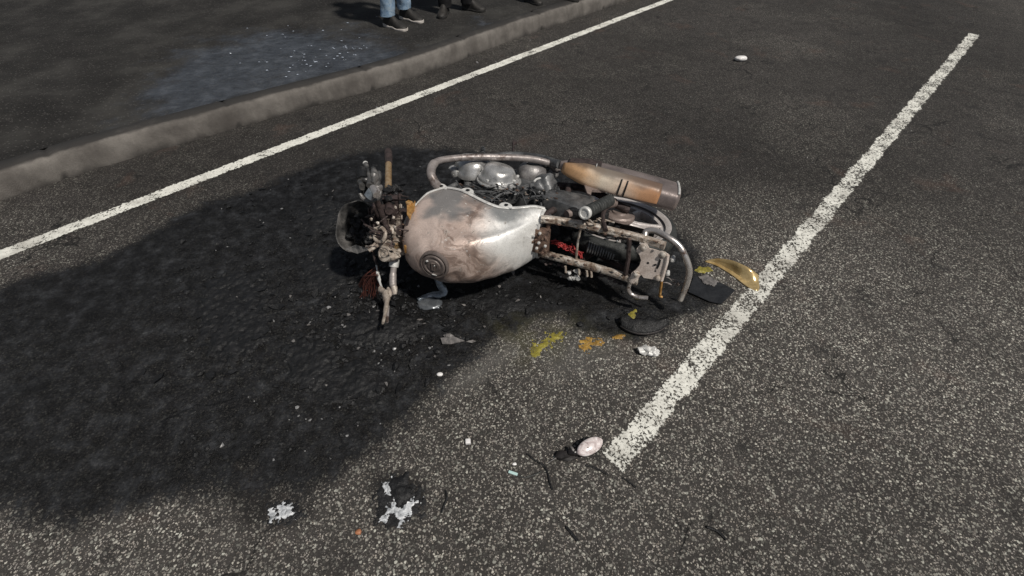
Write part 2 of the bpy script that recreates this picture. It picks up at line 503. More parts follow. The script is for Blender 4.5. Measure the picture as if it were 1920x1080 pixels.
# ------------------------------------------------------------------ mesh building
class MB:
    def __init__(self):
        self.bm = bmesh.new()

    def grid(self, rows, closed=False, cap0=False, cap1=False):
        bm = self.bm
        vs = [[bm.verts.new(p) for p in row] for row in rows]
        n = len(vs[0])
        for i in range(len(vs) - 1):
            for j in range(n if closed else n - 1):
                k = (j + 1) % n
                bm.faces.new((vs[i][j], vs[i][k], vs[i + 1][k], vs[i + 1][j]))
        if cap0:
            bm.faces.new(list(reversed(vs[0])))
        if cap1:
            bm.faces.new(vs[-1])
        return vs

    def tube(self, pts, r, n=10, flat=1.0, caps=True, up=None):
        pts = [Vector(p) for p in pts]
        rs = r if isinstance(r, (list, tuple)) else [r] * len(pts)
        rows = []
        nrm = None
        for i, p in enumerate(pts):
            t = (pts[min(i + 1, len(pts) - 1)] - pts[max(i - 1, 0)]).normalized()
            if nrm is None:
                a = Vector(up) if up else (Vector((0, 0, 1)) if abs(t.z) < .9 else Vector((1, 0, 0)))
                nrm = (a - t * a.dot(t)).normalized()
            else:
                nrm = (nrm - t * nrm.dot(t))
                nrm = nrm.normalized() if nrm.length > 1e-6 else t.orthogonal().normalized()
            bi = t.cross(nrm)
            rows.append([p + (nrm * math.cos(2 * math.pi * k / n) + bi * math.sin(2 * math.pi * k / n) * flat) * rs[i] for k in range(n)])
        self.grid(rows, True, caps, caps)
        return self

    def box(self, c, ax, ay, az, sx, sy, sz, bev=.004, jit=0.0):
        c, ax, ay, az = Vector(c), Vector(ax).normalized(), Vector(ay).normalized(), Vector(az).normalized()
        g = bmesh.ops.create_cube(self.bm, size=1)
        vs = g['verts']
        if bev:
            ed = list({e for v in vs for e in v.link_edges})
        for v in vs:
            q = v.co.copy()
            v.co = c + ax * q.x * sx + ay * q.y * sy + az * q.z * sz + Vector((rnd.uniform(-jit, jit), rnd.uniform(-jit, jit), rnd.uniform(-jit, jit)))
        if bev:
            bmesh.ops.bevel(self.bm, geom=ed, offset=bev, segments=2, affect='EDGES', profile=.6)
        return self

    def lathe(self, o, axis, prof, n=24, sx=1.0, xdir=None):
        o, axis = Vector(o), Vector(axis).normalized()
        a = Vector(xdir) if xdir else axis.orthogonal()
        a = (a - axis * a.dot(axis)).normalized()
        b = axis.cross(a)
        rows = [[o + axis * h + (a * math.cos(2 * math.pi * k / n) * sx + b * math.sin(2 * math.pi * k / n)) * max(r, 1e-4) for k in range(n)] for h, r in prof]
        self.grid(rows, True, prof[0][1] > .001, prof[-1][1] > .001)
        return self

    def blob(self, c, rx, ry, rz, amp=.25, sub=2, freq=6.0, seed=0.0):
        g = bmesh.ops.create_icosphere(self.bm, subdivisions=sub, radius=1)
        c = Vector(c)
        for v in g['verts']:
            d = v.co.normalized()
            s = 1 + amp * noise.noise(d * 1.7 + Vector((seed, seed * 2.3, c.x * freq)))
            v.co = c + Vector((d.x * rx * s, d.y * ry * s, d.z * rz * s))
        return self

    def plate(self, poly, thick, direction):
        """flat outline (list of points) given a thickness along direction"""
        d = Vector(direction).normalized() * thick
        a = [self.bm.verts.new(Vector(p)) for p in poly]
        b = [self.bm.verts.new(Vector(p) + d) for p in poly]
        n = len(a)
        self.bm.faces.new(a)
        self.bm.faces.new(list(reversed(b)))
        for i in range(n):
            j = (i + 1) % n
            self.bm.faces.new((a[j], a[i], b[i], b[j]))
        return self

    def crumple(self, amp, freq):
        for v in self.bm.verts:
            v.co += noise.noise_vector(v.co * freq) * amp
        return self

    def build(self, name, m, parent=None, smooth=True, ang=40):
        bmesh.ops.recalc_face_normals(self.bm, faces=self.bm.faces[:])
        me = bpy.data.meshes.new(name)
        self.bm.to_mesh(me)
        self.bm.free()
        ms = m if isinstance(m, (list, tuple)) else [m]
        for q in ms:
            me.materials.append(q)
        if smooth:
            me.polygons.foreach_set('use_smooth', [True] * len(me.polygons))
            me.set_sharp_from_angle(angle=R(ang))
        o = bpy.data.objects.new(name, me)
        scene.collection.objects.link(o)
        if parent is not None:
            o.parent = parent
        return o


def path(pts, n=6):
    """Catmull-Rom through the points"""
    pts = [Vector(p) for p in pts]
    q = [pts[0] * 2 - pts[1]] + pts + [pts[-1] * 2 - pts[-2]]
    out = []
    for i in range(1, len(q) - 2):
        a, b, c, d = q[i - 1], q[i], q[i + 1], q[i + 2]
        for k in range(n):
            t = k / n
            out.append(.5 * ((2 * b) + (c - a) * t + (2 * a - 5 * b + 4 * c - d) * t * t + (3 * b - a - 3 * c + d) * t ** 3))
    out.append(pts[-1])
    return out


def tag(o, label=None, cat=None, group=None, kind=None):
    for k, v in (('label', label), ('category', cat), ('group', group), ('kind', kind)):
        if v:
            o[k] = v
    return o


def empty(name, loc=(0, 0, 0), rz=0.0):
    o = bpy.data.objects.new(name, None)
    o.empty_display_size = .1
    scene.collection.objects.link(o)
    o.location = loc
    o.rotation_euler = (0, 0, rz)
    return o


def mesh_np(name, verts, faces, m, parent=None, attrs=None, smooth=True):
    me = bpy.data.meshes.new(name)
    me.from_pydata([tuple(v) for v in verts], [], faces)
    me.materials.append(m)
    for k, v in (attrs or {}).items():
        a = me.attributes.new(k, 'FLOAT', 'POINT')
        a.data.foreach_set('value', np.asarray(v, dtype=np.float32))
    if smooth:
        me.polygons.foreach_set('use_smooth', [True] * len(me.polygons))
    o = bpy.data.objects.new(name, me)
    scene.collection.objects.link(o)
    if parent is not None:
        o.parent = parent
    return o


def poly_mask(X, Y, pix, soft):
    """soft mask of a ground outline measured in the photograph: 1 well inside, .5 on the outline, 0 outside"""
    P = np.array([G(a, b)[:2] for a, b in pix])
    d = np.full(X.shape, 1e9)
    inside = np.zeros(X.shape, bool)
    for i in range(len(P)):
        a, b = P[i], P[(i + 1) % len(P)]
        e = b - a
        t = np.clip(((X - a[0]) * e[0] + (Y - a[1]) * e[1]) / (e @ e), 0, 1)
        d = np.minimum(d, np.hypot(X - a[0] - t * e[0], Y - a[1] - t * e[1]))
        cr = ((a[1] > Y) != (b[1] > Y)) & (X < (b[0] - a[0]) * (Y - a[1]) / (b[1] - a[1] + 1e-12) + a[0])
        inside ^= cr
    s = np.where(inside, d, -d)
    return np.clip(.5 + s / (2 * soft), 0, 1)


# ------------------------------------------------------------------ setting: road
def axis_coords(lo, hi, step, far):
    c = list(np.arange(lo, hi + step / 2, step))
    s, x, right = step, c[-1], []
    while x < far:
        s *= 1.6
        x += s
        right.append(x)
    s, x, left = step, c[0], []
    while x > -far:
        s *= 1.6
        x -= s
        left.append(x)
    return np.array(left[::-1] + c + right)


gx = axis_coords(-3.4, 2.2, .018, 900)
gy = axis_coords(.1, 4.2, .018, 900)
X, Y = np.meshgrid(gx, gy)
soot = poly_mask(X, Y, [(-700, 1000), (-300, 1010), (0, 960), (160, 985), (300, 935), (420, 945), (540, 925), (640, 903), (690, 862), (745, 797), (800, 748), (850, 700), (905, 662), (950, 632),
                        (1010, 598), (1090, 590), (1180, 588), (1260, 590), (1320, 585), (1345, 560), (1320, 500), (1290, 440), (1160, 380), (1050, 300),
                        (900, 285), (740, 275), (600, 300), (500, 345), (390, 380), (200, 480), (60, 520), (-300, 640), (-700, 760)], .10)
soot = np.minimum(soot, poly_mask(X, Y, [(-700, 1080), (100, 1120), (420, 985), (560, 1010), (760, 930), (1000, 760), (1300, 700), (1500, 560), (1350, 330), (1050, 230), (760, 235), (560, 290), (420, 330), (100, 470), (-700, 640)], .34))
soot = np.maximum(soot, .95 * poly_mask(X, Y, [(1040, 575), (1180, 560), (1330, 550), (1345, 575), (1262, 600), (1255, 625), (1190, 640), (1080, 622)], .05))
dust = .9 * poly_mask(X, Y, [(835, 735), (870, 700), (915, 665), (955, 642), (970, 660), (930, 690), (880, 730)], .05)
dust = np.maximum(dust, .55 * poly_mask(X, Y, [(1010, 668), (1060, 640), (1180, 640), (1170, 660), (1100, 690), (1040, 715)], .06))
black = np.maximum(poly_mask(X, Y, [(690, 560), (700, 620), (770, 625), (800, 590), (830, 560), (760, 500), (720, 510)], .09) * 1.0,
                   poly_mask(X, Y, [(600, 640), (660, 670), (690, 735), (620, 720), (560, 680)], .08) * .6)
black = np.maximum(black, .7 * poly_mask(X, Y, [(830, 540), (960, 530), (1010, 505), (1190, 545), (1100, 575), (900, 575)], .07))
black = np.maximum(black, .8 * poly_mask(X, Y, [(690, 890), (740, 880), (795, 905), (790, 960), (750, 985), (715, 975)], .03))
black = np.maximum(black, .7 * poly_mask(X, Y, [(440, 930), (560, 935), (590, 965), (540, 990), (440, 985)], .03))
green = np.maximum(poly_mask(X, Y, [(930, 600), (1090, 600), (1080, 640), (1010, 680), (960, 670)], .08),
                   .6 * poly_mask(X, Y, [(1060, 625), (1190, 615), (1180, 645), (1090, 660)], .06))
far_dim = np.clip((Y - 1.25) / 1.5, 0, 1) * .92 + np.clip((-X - .1) / 1.5, 0, 1) * .12  # grows with distance: light falloff painted into the road colour
far_dim = np.clip(far_dim - .38 * poly_mask(X, Y, [(1300, 420), (1420, 340), (1600, 400), (1600, 520), (1395, 560), (1310, 520)], .25), 0, .95)
nx, ny = len(gx), len(gy)
Z = np.array([[.0] * nx] * ny)
idx = np.arange(nx * ny).reshape(ny, nx)
faces = np.stack([idx[:-1, :-1], idx[:-1, 1:], idx[1:, 1:], idx[1:, :-1]], -1).reshape(-1, 4).tolist()
V = np.stack([X.ravel(), Y.ravel(), Z.ravel()], 1).tolist()
road = mesh_np('road', V, faces, M['road'], None, dict(soot=soot.ravel(), dust=dust.ravel(), black=black.ravel(), green=green.ravel(), far_dim=far_dim.ravel()))
tag(road, kind='structure')

# road axis: the lines and the kerb run this way
VP = ray(2179, -353)
AX = Vector((VP.x, VP.y, 0)).normalized()
NX = Vector((-AX.y, AX.x, 0))                   # to the left of the road, towards the pavement


def along(s, q, z=0.0, o=Vector((0, 0, 0))):
    p = o + AX * s + NX * q
    return Vector((p.x, p.y, z))


def strip(name, o, s0, s1, w, z, m, ds=.02, ragged=.004):
    ns, nw = int((s1 - s0) / ds), 12
    verts, fac, edge = [], [], []
    for i in range(ns + 1):
        s = s0 + (s1 - s0) * i / ns
        for j in range(nw + 1):
            q = (j / nw - .5) * w
            ed = min(j, nw - j) / nw * w
            en = min(s - s0, s1 - s)
            verts.append(along(s, q + ragged * (noise.noise(Vector((s * 9, j * .02, w))) + .8 * noise.noise(Vector((s * 31, j * .02, w)))), z, o))
            e = min(ed, en + .003)
            edge.append(min(1, e / .018) * .65 - .18)
    for i in range(ns):
        for j in range(nw):
            a = i * (nw + 1) + j
            fac.append((a, a + 1, a + nw + 2, a + nw + 1))
    ob = mesh_np(name, verts, fac, m, None, dict(edge=edge))
    return tag(ob, kind='structure')


eo = (G(525, 268) + G(525, 290)) / 2
strip('edge_line', eo, -6, 14, .118, .004, M['edge_paint'])
do = G(1151, 866)
strip('lane_line', do, -.02, 6.5, .126, .004, M['dash_paint'], .01, .012)

# ------------------------------------------------------------------ setting: kerb and pavement
ko = G(525, 215)
KH = .150
KL = [G(a, b) for a, b in ((200, 310), (525, 217), (567, 204), (629, 189), (671, 177), (733, 160), (775, 146), (817, 132), (858, 116), (925, 88), (1040, 48), (1142, 14))]
K_S = [(p - ko).dot(AX) for p in KL]
K_Q = [(p - ko).dot(NX) for p in KL]


def kerb_q(s):
    if s < K_S[0]:
        return K_Q[0]
    if s > K_S[-1]:
        return K_Q[-1]
    return float(np.mean([np.interp(s + d, K_S, K_Q) for d in (-.35, -.2, -.1, 0, .1, .2, .35)]))


prof = [(0, -.02), (0, .01), (.004, .05), (.010, .10), (.018, .135), (.034, KH), (.06, KH + .004), (.155, KH + .006), (.160, KH - .02)]
verts, fac, gr = [], [], []
ss = np.arange(-7, 16, .03)
for i, s in enumerate(ss):
    chip = noise.noise(Vector((s * 5, 3, 0))) * .012 + noise.noise(Vector((s * 17, 9, 0))) * .007
    wave = 0.0
    jn = .014 if (i % 36) == 7 else 0.0
    for j, (q, z) in enumerate(prof):
        top = j >= 3
        verts.append(along(s, q + kerb_q(s) + wave + (chip if 2 <= j <= 5 else 0) + (jn if j < 6 else 0) - (chip * .5 if j < 2 else 0), z + (chip * .6 if 4 <= j <= 5 else 0) - (jn * .8 if j > 4 else 0), ko))
        gr.append((.9 if jn else [.8, .55][j]) if j < 2 else (.25 if j == 2 else (.10 if j < 5 else (.42 if j == 5 else .85))))
n = len(prof)
for i in range(len(ss) - 1):
    for j in range(n - 1):
        a = i * n + j
        fac.append((a, a + n, a + n + 1, a + 1))
kerb = mesh_np('kerb', verts, fac, M['kerb'], None, dict(grime=gr))
tag(kerb, kind='structure')

sx = np.concatenate([np.arange(-7, 16, .08), np.array([20, 40, 100, 400])])
sx = np.concatenate([np.array([-400, -100, -40, -15]), sx])
sq = np.concatenate([np.arange(.158, 6, .08), np.array([7, 10, 20, 60, 300])])
S, Q = np.meshgrid(sx, sq)
Q = Q + np.array([kerb_q(v) for v in sx])[None, :]
PX = ko.x + AX.x * S + NX.x * Q
PY = ko.y + AX.y * S + NX.y * Q


def poly_mask_z(X, Y, pix, soft, z):
    global G
    old = G
    try:
        G = lambda a, b, zz=0.0: old(a, b, z)
        return poly_mask(X, Y, pix, soft)
    finally:
        G = old


wet = poly_mask_z(PX, PY, [(250, 190), (330, 110), (430, 72), (580, 56), (700, 66), (748, 100), (735, 118), (640, 150), (520, 182), (420, 215), (300, 240)], .50, KH)
wet = np.maximum(wet, .6 * poly_mask_z(PX, PY, [(860, 10), (920, 30), (960, 60), (880, 60)], .15, KH))
ZZ = KH + .0 + np.array([[.006 * noise.noise(Vector((a * 1.3, b * 1.3, 0))) if abs(a) < 20 else 0 for a, b in zip(r1, r2)] for r1, r2 in zip(PX, PY)])
ZZ[0, :] = KH + .003
idx = np.arange(S.size).reshape(S.shape)
faces = np.stack([idx[:-1, :-1], idx[:-1, 1:], idx[1:, 1:], idx[1:, :-1]], -1).reshape(-1, 4).tolist()
pave = mesh_np('pavement', np.stack([PX.ravel(), PY.ravel(), ZZ.ravel()], 1).tolist(), faces, M['pavement'], None, dict(wet=wet.ravel()))
tag(pave, kind='structure')

# ------------------------------------------------------------------ the burnt motorcycle
bike = empty('motorcycle')
bike.matrix_world = Matrix((( bf.x, bu.x, br.x, BO.x), (bf.y, bu.y, br.y, BO.y), (bf.z, bu.z, br.z, BO.z), (0, 0, 0, 1)))
tag(bike, 'burnt out motorcycle lying on its side on the sooty road, tank scorched brown and white', 'motorcycle')
XA, YA, ZA = Vector((1, 0, 0)), Vector((0, 1, 0)), Vector((0, 0, 1))

# fuel tank --------------------------------------------------------
TK = [(.012, .72, .80, .125), (.05, .745, .90, .148), (.12, .785, 1.01, .155), (.2, .81, 1.10, .16), (.3, .81, 1.155, .165), (.4, .79, 1.165, .165),
      (.48, .785, 1.14, .155), (.545, .82, 1.09, .135), (.572, .85, 1.04, .115), (.586, .88, .99, .08)]
TX = [s[0] for s in TK]
TANK_ROLL = R(9)


def tk(x, i):
    # smooth the control values a little
    return float(np.mean([np.interp(x + d, TX, [s[i] for s in TK]) for d in (-.018, -.009, 0, .009, .018)]))


def tank_point(x, th, off=0.0):
    c, s = math.cos(th), math.sin(th)
    yb, yt, hw = tk(x, 1), tk(x, 2), tk(x, 3)
    w = hw + off
    # knee recess on both flanks towards the rear, where the rider's knees go
    kn = math.exp(-((x - .19) / .12) ** 2) * math.exp(-((abs(c) - .90) / .13) ** 2) * .045
    y = yb + (yt - yb + off) * abs(s) ** .75
    z = math.copysign((w - kn) * abs(c) ** .75, c)
    # shallow dents left by the fire
    dn = noise.noise(Vector((x * 6, y * 5, z * 6))) * .010 + noise.noise(Vector((x * 15, y * 13, z * 15))) * .006
    y += dn
    z += dn * .6 * math.copysign(1, c)
    return Vector((x, .75 + (y - .75) * math.cos(TANK_ROLL) + z * math.sin(TANK_ROLL), z * math.cos(TANK_ROLL) - (y - .75) * math.sin(TANK_ROLL)))


mb = MB()
rows = []
NXT, NTH = 70, 64
for i in range(NXT + 1):
    x = TX[0] + (TX[-1] - TX[0]) * i / NXT
    row = [tank_point(x, math.pi * j / NTH) for j in range(NTH + 1)]
    a, b = row[-1], row[0]
    row += [a + (b - a) * t + Vector((0, .02 * math.sin(math.pi * t), 0)) for t in (.1, .3, .5, .7, .9)]
    rows.append(row)
mb.grid(rows, True, True, True)
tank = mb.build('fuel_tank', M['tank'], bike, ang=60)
# welded seam flange round the lower edge
mb = MB()
for th, sgn in ((0, 1), (math.pi, -1)):
    seam = [tank_point(TX[0] + (TX[-1] - TX[0]) * i / 50, th) + Vector((0, -.002, .004 * sgn)) for i in range(51)]
    mb.tube(seam, .0055, 8, 1.6)
mb.tube([tank_point(TX[-1], math.pi * j / 20) for j in range(21)], .0055, 8, 1.6)
mb.tube([tank_point(TX[0], math.pi * j / 20) for j in range(21)], .0055, 8, 1.6)
mb.build('seam', M['white_metal'], tank)
for xx in (.50, .36, .17):
    o = tank_point(xx, 0)
    mb = MB()
    tab = []
    for k in range(13):
        a = math.pi * k / 12
        tab.append(o + Vector((.032 * math.cos(a), -.020 * math.sin(a), .006 + .012 * math.sin(a))))
    mb.plate(tab, .004, ZA)
    mb.build('mounting_tab', M['white_metal'], tank)
    mb = MB()
    mb.lathe(o + Vector((0, -.008, .016)), ZA, [(0, .009), (.002, .009), (.003, .006)], 12)
    mb.build('tab_hole', M['char'], tank)
# filler cap: sunk ring, flat lid, key flap
CAPC = tank_point(.345, R(86))
e1 = (tank_point(.36, R(86)) - tank_point(.33, R(86))).normalized()
e2 = (tank_point(.345, R(76)) - tank_point(.345, R(96))).normalized()
CN = e1.cross(e2).normalized()
if CN.y < 0:
    CN = -CN
mb = MB()
mb.lathe(CAPC - CN * .010, CN, [(0, .066), (.013, .065), (.0165, .060), (.0165, .057), (.010, .055), (.0095, .054)], 40)
mb.build('filler_neck', M['cap'], tank)
mb = MB()
mb.lathe(CAPC - CN * .004, CN, [(0, .051), (.009, .051), (.013, .047), (.013, .041), (.0105, .039), (.0105, .030), (.0135, .028), (.014, .016), (.0115, .014), (.0115, 0)], 36)
mb.box(CAPC + CN * .011, e1, e2, CN, .012, .034, .006, .002)
mb.build('filler_cap', M['cap'], tank)
for off, sz in ((e1 * .026 + e2 * .022, (.007, .006, .004)), (e2 * .006 - e1 * .006, (.004, .004, .003)), (e2 * -.042 - e1 * .004, (.014, .003, .003))):
    mb = MB()
    mb.blob(CAPC + CN * .0125 + off, *sz, .4, 1)
    mb.build('ash_fleck', M['white_metal'], tank)


def part(name, m, mb, parent=None, **kw):
    return mb.build(name, M[m], parent or bike, **kw)


def cyl(a, b, r, n=14):
    return MB().tube([a, b], r, n)


# frame ------------------------------------------------------------
def rail(pts, w, h):
    mb = MB()
    P = path(pts, 8)
    rows = []
    for i, p in enumerate(P):
        t = (P[min(i + 1, len(P) - 1)] - P[max(i - 1, 0)]).normalized()
        s = (ZA - t * ZA.dot(t)).normalized()
        v = t.cross(s)
        j = noise.noise(p * 30) * .0025
        ring = []
        for a, b in ((-1, -.6), (-.6, -1), (.6, -1), (1, -.6), (1, .6), (.6, 1), (-.6, 1), (-1, .6)):
            ring.append(p + s * (a * w / 2 + j) + v * (b * h / 2 + j))
        rows.append(ring)
    mb.grid(rows, True, True, True)
    return mb


part('seat_rail', 'rail', rail([B(1014, 411, .105), B(1040, 413, .105), B(1090, 421, .105), B(1150, 434, .105), B(1210, 449, .105), B(1247, 461, .105)], .032, .028))
part('seat_rail', 'rail', rail([B(1000, 471, -.10), B(1030, 479, -.10), B(1080, 492, -.10), B(1140, 509, -.10), B(1196, 528, -.10)], .034, .028))
part('cross_member', 'rust', MB().tube([B(1030, 413, .10), B(1027, 430, .05), B(1026, 470, -.08)], .011, 10))
part('cross_member', 'rail', MB().tube([B(1090, 424, .10), B(1086, 440, .05), B(1083, 456, .0), B(1080, 488, -.09)], .006, 8))
part('cross_member', 'char_brown', MB().tube([B(1180, 446, .10), B(1178, 486, 0), B(1172, 517, -.09)], .010, 8))
# crusted bracket behind the tank
mb = MB()
c = BY(1012, 450, .80)
mb.box(c, XA, YA, ZA, .085, .045, .115, .006, .004)
for i in range(16):
    mb.blob(c + Vector((rnd.uniform(-.04, .04), rnd.uniform(.010, .030), rnd.uniform(-.055, .055))), .010, .008, .010, .5, 1, seed=i)
br_ = part('frame_bracket', 'rust', mb)
for px, py in ((1000, 443), (1012, 438), (1010, 456), (1022, 462), (1006, 466)):
    p = BY(px, py, .838)
    part('bolt', 'white_metal', MB().lathe(p, YA, [(-.006, .007), (.002, .007), (.004, .004)], 6), br_)
# main frame under the tank, down tubes, head tube
hs0, hs1 = Vector((.585, 1.02, -.01)), Vector((.675, .86, -.01))
part('head_tube', 'char_brown', MB().tube([hs0, hs1], .030, 16))
part('frame_tube', 'alloy_dark', MB().tube(path([(.62, .93, 0), (.45, .80, 0), (.2, .74, 0), (.02, .72, 0)]), .022, 12))
part('frame_tube', 'alloy_dark', MB().tube(path([(.64, .88, .01), (.58, .66, .05), (.50, .40, .07), (.36, .27, .08)]), .015, 12))
part('frame_tube', 'alloy_dark', MB().tube(path([(.64, .88, -.01), (.58, .66, -.05), (.50, .40, -.07), (.36, .27, -.08)]), .015, 12))
part('frame_tube', 'char_brown', MB().tube(path([(.02, .72, .08), (-.03, .55, .10), (.0, .36, .11)]), .016, 12))
part('frame_tube', 'char_brown', MB().tube(path([(-.45, .72, -.10), (-.2, .56, -.11), (.0, .40, -.11)]), .013, 12))
# orange tinted gusset between head tube and tank
mb = MB()
mb.plate([B(763, 378, .10), B(778, 376, .10), B(776, 392, .10), B(771, 398, .10), B(768, 410, .10), B(763, 402, .10)], .012, -YA * .5 - ZA)
mb.box(B(768, 381, .105), XA, YA, ZA, .02, .03, .02, .003, .003)
part('gusset', 'orange', mb)
part('gusset', 'orange', MB().box(B(765, 466, -.03), XA, YA, ZA, .026, .030, .035, .004, .004))
part('bracket_clip', 'char', MB().box(B(770, 375, .115), XA, YA, ZA, .034, .014, .014, .003))

# rear carrier plate -------------------------------------------------
YP = .775
outl = [(1194, 466), (1203, 456), (1213, 458), (1217, 466), (1244, 472), (1253, 477), (1250, 492), (1239, 526), (1226, 524), (1207, 521), (1200, 512), (1194, 517), (1189, 527),
        (1181, 526), (1184, 512), (1192, 506), (1199, 498), (1202, 488), (1199, 478), (1193, 472)]
pl = part('carrier_plate', 'plate', MB().plate([BY(a, b, YP) for a, b in outl], .006, -YA), ang=30)
part('plate_lip', 'plate', MB().tube([BY(1252, 478, YP), BY(1250, 492, YP), BY(1240, 526, YP)], .008, 8), pl)
for a, b in ((1206, 464), (1244, 477), (1193, 514), (1234, 521)):
    p = BY(a, b, YP)
    part('bolt', 'rail', MB().lathe(p, YA, [(-.001, .015), (.004, .015), (.005, .010), (.012, .010), (.014, .007), (.014, 0)], 12), pl)
part('plate_slot', 'char', MB().tube([BY(1238, 487, YP + .0005), BY(1235, 497, YP + .0005), BY(1232, 503, YP + .0005)], .0045, 8, .9), pl)
part('plate_slot', 'char', MB().tube([BY(1226, 497, YP + .0005), BY(1231, 496, YP + .0005)], .004, 8, .9), pl)
part('plate_hole', 'char', MB().lathe(BY(1215, 493, YP), YA, [(-.002, .005), (.0012, .005), (.0012, 0)], 12), pl)
part('plate_hole', 'char', MB().lathe(BY(1229, 508, YP), YA, [(-.002, .004), (.0012, .004), (.0012, 0)], 12), pl)
# grab rail, hook and rod
P = path([BY(1208, 446, .70), BY(1212, 434, .68), BY(1228, 433, .68), BY(1250, 444, .70), BY(1271, 459, .71), BY(1284, 480, .72), BY(1292, 508, .72), BY(1286, 536, .72), BY(1275, 562, .72)], 8)
part('grab_rail', 'chrome', MB().tube(P, .0145, 14))
part('grab_rail', 'chrome', MB().tube(path([BY(1193, 516, .765), BY(1183, 528, .765), BY(1178, 541, .765), BY(1183, 551, .765), BY(1196, 557, .765), BY(1215, 559, .762)], 8), .0105, 12))
part('hook_clamp', 'plate', MB().tube([BY(1195, 512, .775), BY(1184, 528, .77)], .017, 10, .55))
part('stay_rod', 'orange', MB().tube([BY(1241, 524, .77), BY(1239, 540, .765), BY(1237, 555, .755), BY(1241, 557, .75)], .006, 8))
part('lamp_stub', 'white_metal', MB().lathe(BY(1261, 486, .70), YA, [(-.02, .010), (.01, .012), (.015, .006), (.015, 0)], 10))
part('lamp_stub', 'white_metal', MB().lathe(BY(1252, 513, .72), YA, [(-.02, .008), (.008, .010), (.012, .005), (.012, 0)], 10))
mb = MB()
for i in range(14):
    a = BY(1258 + rnd.uniform(-6, 16), 527 + rnd.uniform(-4, 10), .70)
    d = Vector((rnd.uniform(-.05, .05), rnd.uniform(-.02, .02), rnd.uniform(-.03, .03)))
    mb.tube(path([a, a + d * .5 + Vector((0, .01, .01)), a + d], 4), .0022, 5)
part('loose_wire', 'bar', mb)

# inside the seat frame: tray, red wires, coil spring, char -----------
mb = MB()
rows = []
for i in range(13):
    x = -.48 + .44 * i / 12
    rows.append([Vector((x, .63 - .05 * math.cos(a) + .012 * noise.noise(Vector((x * 20, a * 3, 0))), .092 * math.sin(a))) for a in [R(-90 + 15 * k) for k in range(13)]])
mb.grid(rows)
part('inner_fender', 'char', mb)
mb = MB()
for i in range(60):
    p = Vector((rnd.uniform(-.42, -.05), .615 + rnd.uniform(0, .03), rnd.uniform(-.08, .08)))
    mb.blob(p, rnd.uniform(.008, .026), rnd.uniform(.006, .014), rnd.uniform(.008, .022), .6, 1, seed=i)
o = part('charred_residue', 'char', mb)
o['kind'] = 'stuff'
mb = MB()
for i in range(16):
    p = Vector((rnd.uniform(-.40, -.26), .65 + rnd.uniform(0, .015), rnd.uniform(-.05, .03)))
    mb.blob(p, rnd.uniform(.004, .014), .006, rnd.uniform(.004, .01), .6, 1, seed=i)
o = part('grey_residue', 'alloy_dark', mb)
o['kind'] = 'stuff'
for k, n_, sp in ((0, 9, .011), (1, 9, .012)):
    mb = MB()
    for i in range(n_):
        pts = []
        for q in range(6):
            t = q / 5
            base = BY(1036, 452, .72).lerp(BY(1074, 468, .72), t) if k == 0 else BY(1068, 461, .72).lerp(BY(1090, 478, .71), t)
            pts.append(base + Vector((rnd.uniform(-sp, sp), rnd.uniform(-.01, .02), rnd.uniform(-sp, sp))))
        mb.tube(path(pts, 4), .0022, 6)
    part('wire_bundle', 'red_wire', mb)
mb = MB()
a, b = BY(1100, 462, .68), BY(1150, 478, .66)
ax = (b - a).normalized()
u1 = ax.orthogonal().normalized()
u2 = ax.cross(u1)
mb.tube([a.lerp(b, t / 160) + (u1 * math.cos(t * .42) + u2 * math.sin(t * .42)) * .027 for t in range(161)], .0042, 6)
part('coil_spring', 'alloy_dark', mb)
part('damper_rod', 'char_brown', cyl(a, b, .014))
# bits hanging under the left rail
mb = MB()
for i in range(9):
    mb.blob(BY(1075 + rnd.uniform(-9, 11), 513 + rnd.uniform(-7, 9), .74), .012, .010, .010, .7, 2, seed=i)
part('melted_clump', 'white_metal', mb)
for px in (1060, 1085, 1100, 1108):
    part('bolt', 'rail', MB().tube([BY(px, 499 + (px - 1060) * .18, .75), BY(px + 1, 511 + (px - 1060) * .18, .75)], .006, 8))
mb = MB()
for i in range(14):
    p = BY(1010 + i * 13 + rnd.uniform(-5, 5), 482 + i * 3.4 + rnd.uniform(2, 9), .73)
    mb.blob(p, .012, .010, .009, .7, 1, seed=i)
part('drip_crust', 'char_brown', mb)

# side mass between tank, rail and muffler -----------------------------
mb = MB()
mb.box((-.05, .56, .07), XA, YA, ZA, .24, .17, .13, .02, .012)
part('air_box', 'alloy_dark', mb.crumple(.012, 14))
mb = MB()
mb.box((-.16, .60, .10), (1, .35, 0), (-.35, 1, 0), ZA, .18, .10, .06, .02, .01)
part('side_bracket', 'char', mb.crumple(.010, 16))

# engine ---------------------------------------------------------------
mb = MB()
mb.box((.24, .42, -.01), XA, YA, ZA, .38, .24, .26, .03)
part('crankcase', 'alloy_dark', mb)
cyl_o = part('cylinder', 'alloy_dark', MB().box((.36, .62, 0), (.94, -.34, 0), (.34, .94, 0), ZA, .15, .20, .15, .02))
for i in range(7):
    t = -.07 + .026 * i
    part('cooling_fin', 'alloy_dark', MB().box(Vector((.36, .62, 0)) + Vector((.34, .94, 0)).normalized() * t, (.94, -.34, 0), (.34, .94, 0), ZA, .20, .006, .21, .002), cyl_o)
part('cylinder_head', 'alloy_dark', MB().box((.405, .745, 0), (.94, -.34, 0), (.34, .94, 0), ZA, .16, .06, .18, .015))
mb = MB()
mb.lathe(B(955, 372, .06), (-.3, .2, 1), [(0, .04), (.06, .04), (.065, .032), (.075, .03), (.075, .02), (.06, .018)], 20)
mb.box(B(930, 372, .05), XA, YA, ZA, .06, .05, .05, .01)
part('carburettor', 'alloy_dark', mb)
mb = MB()
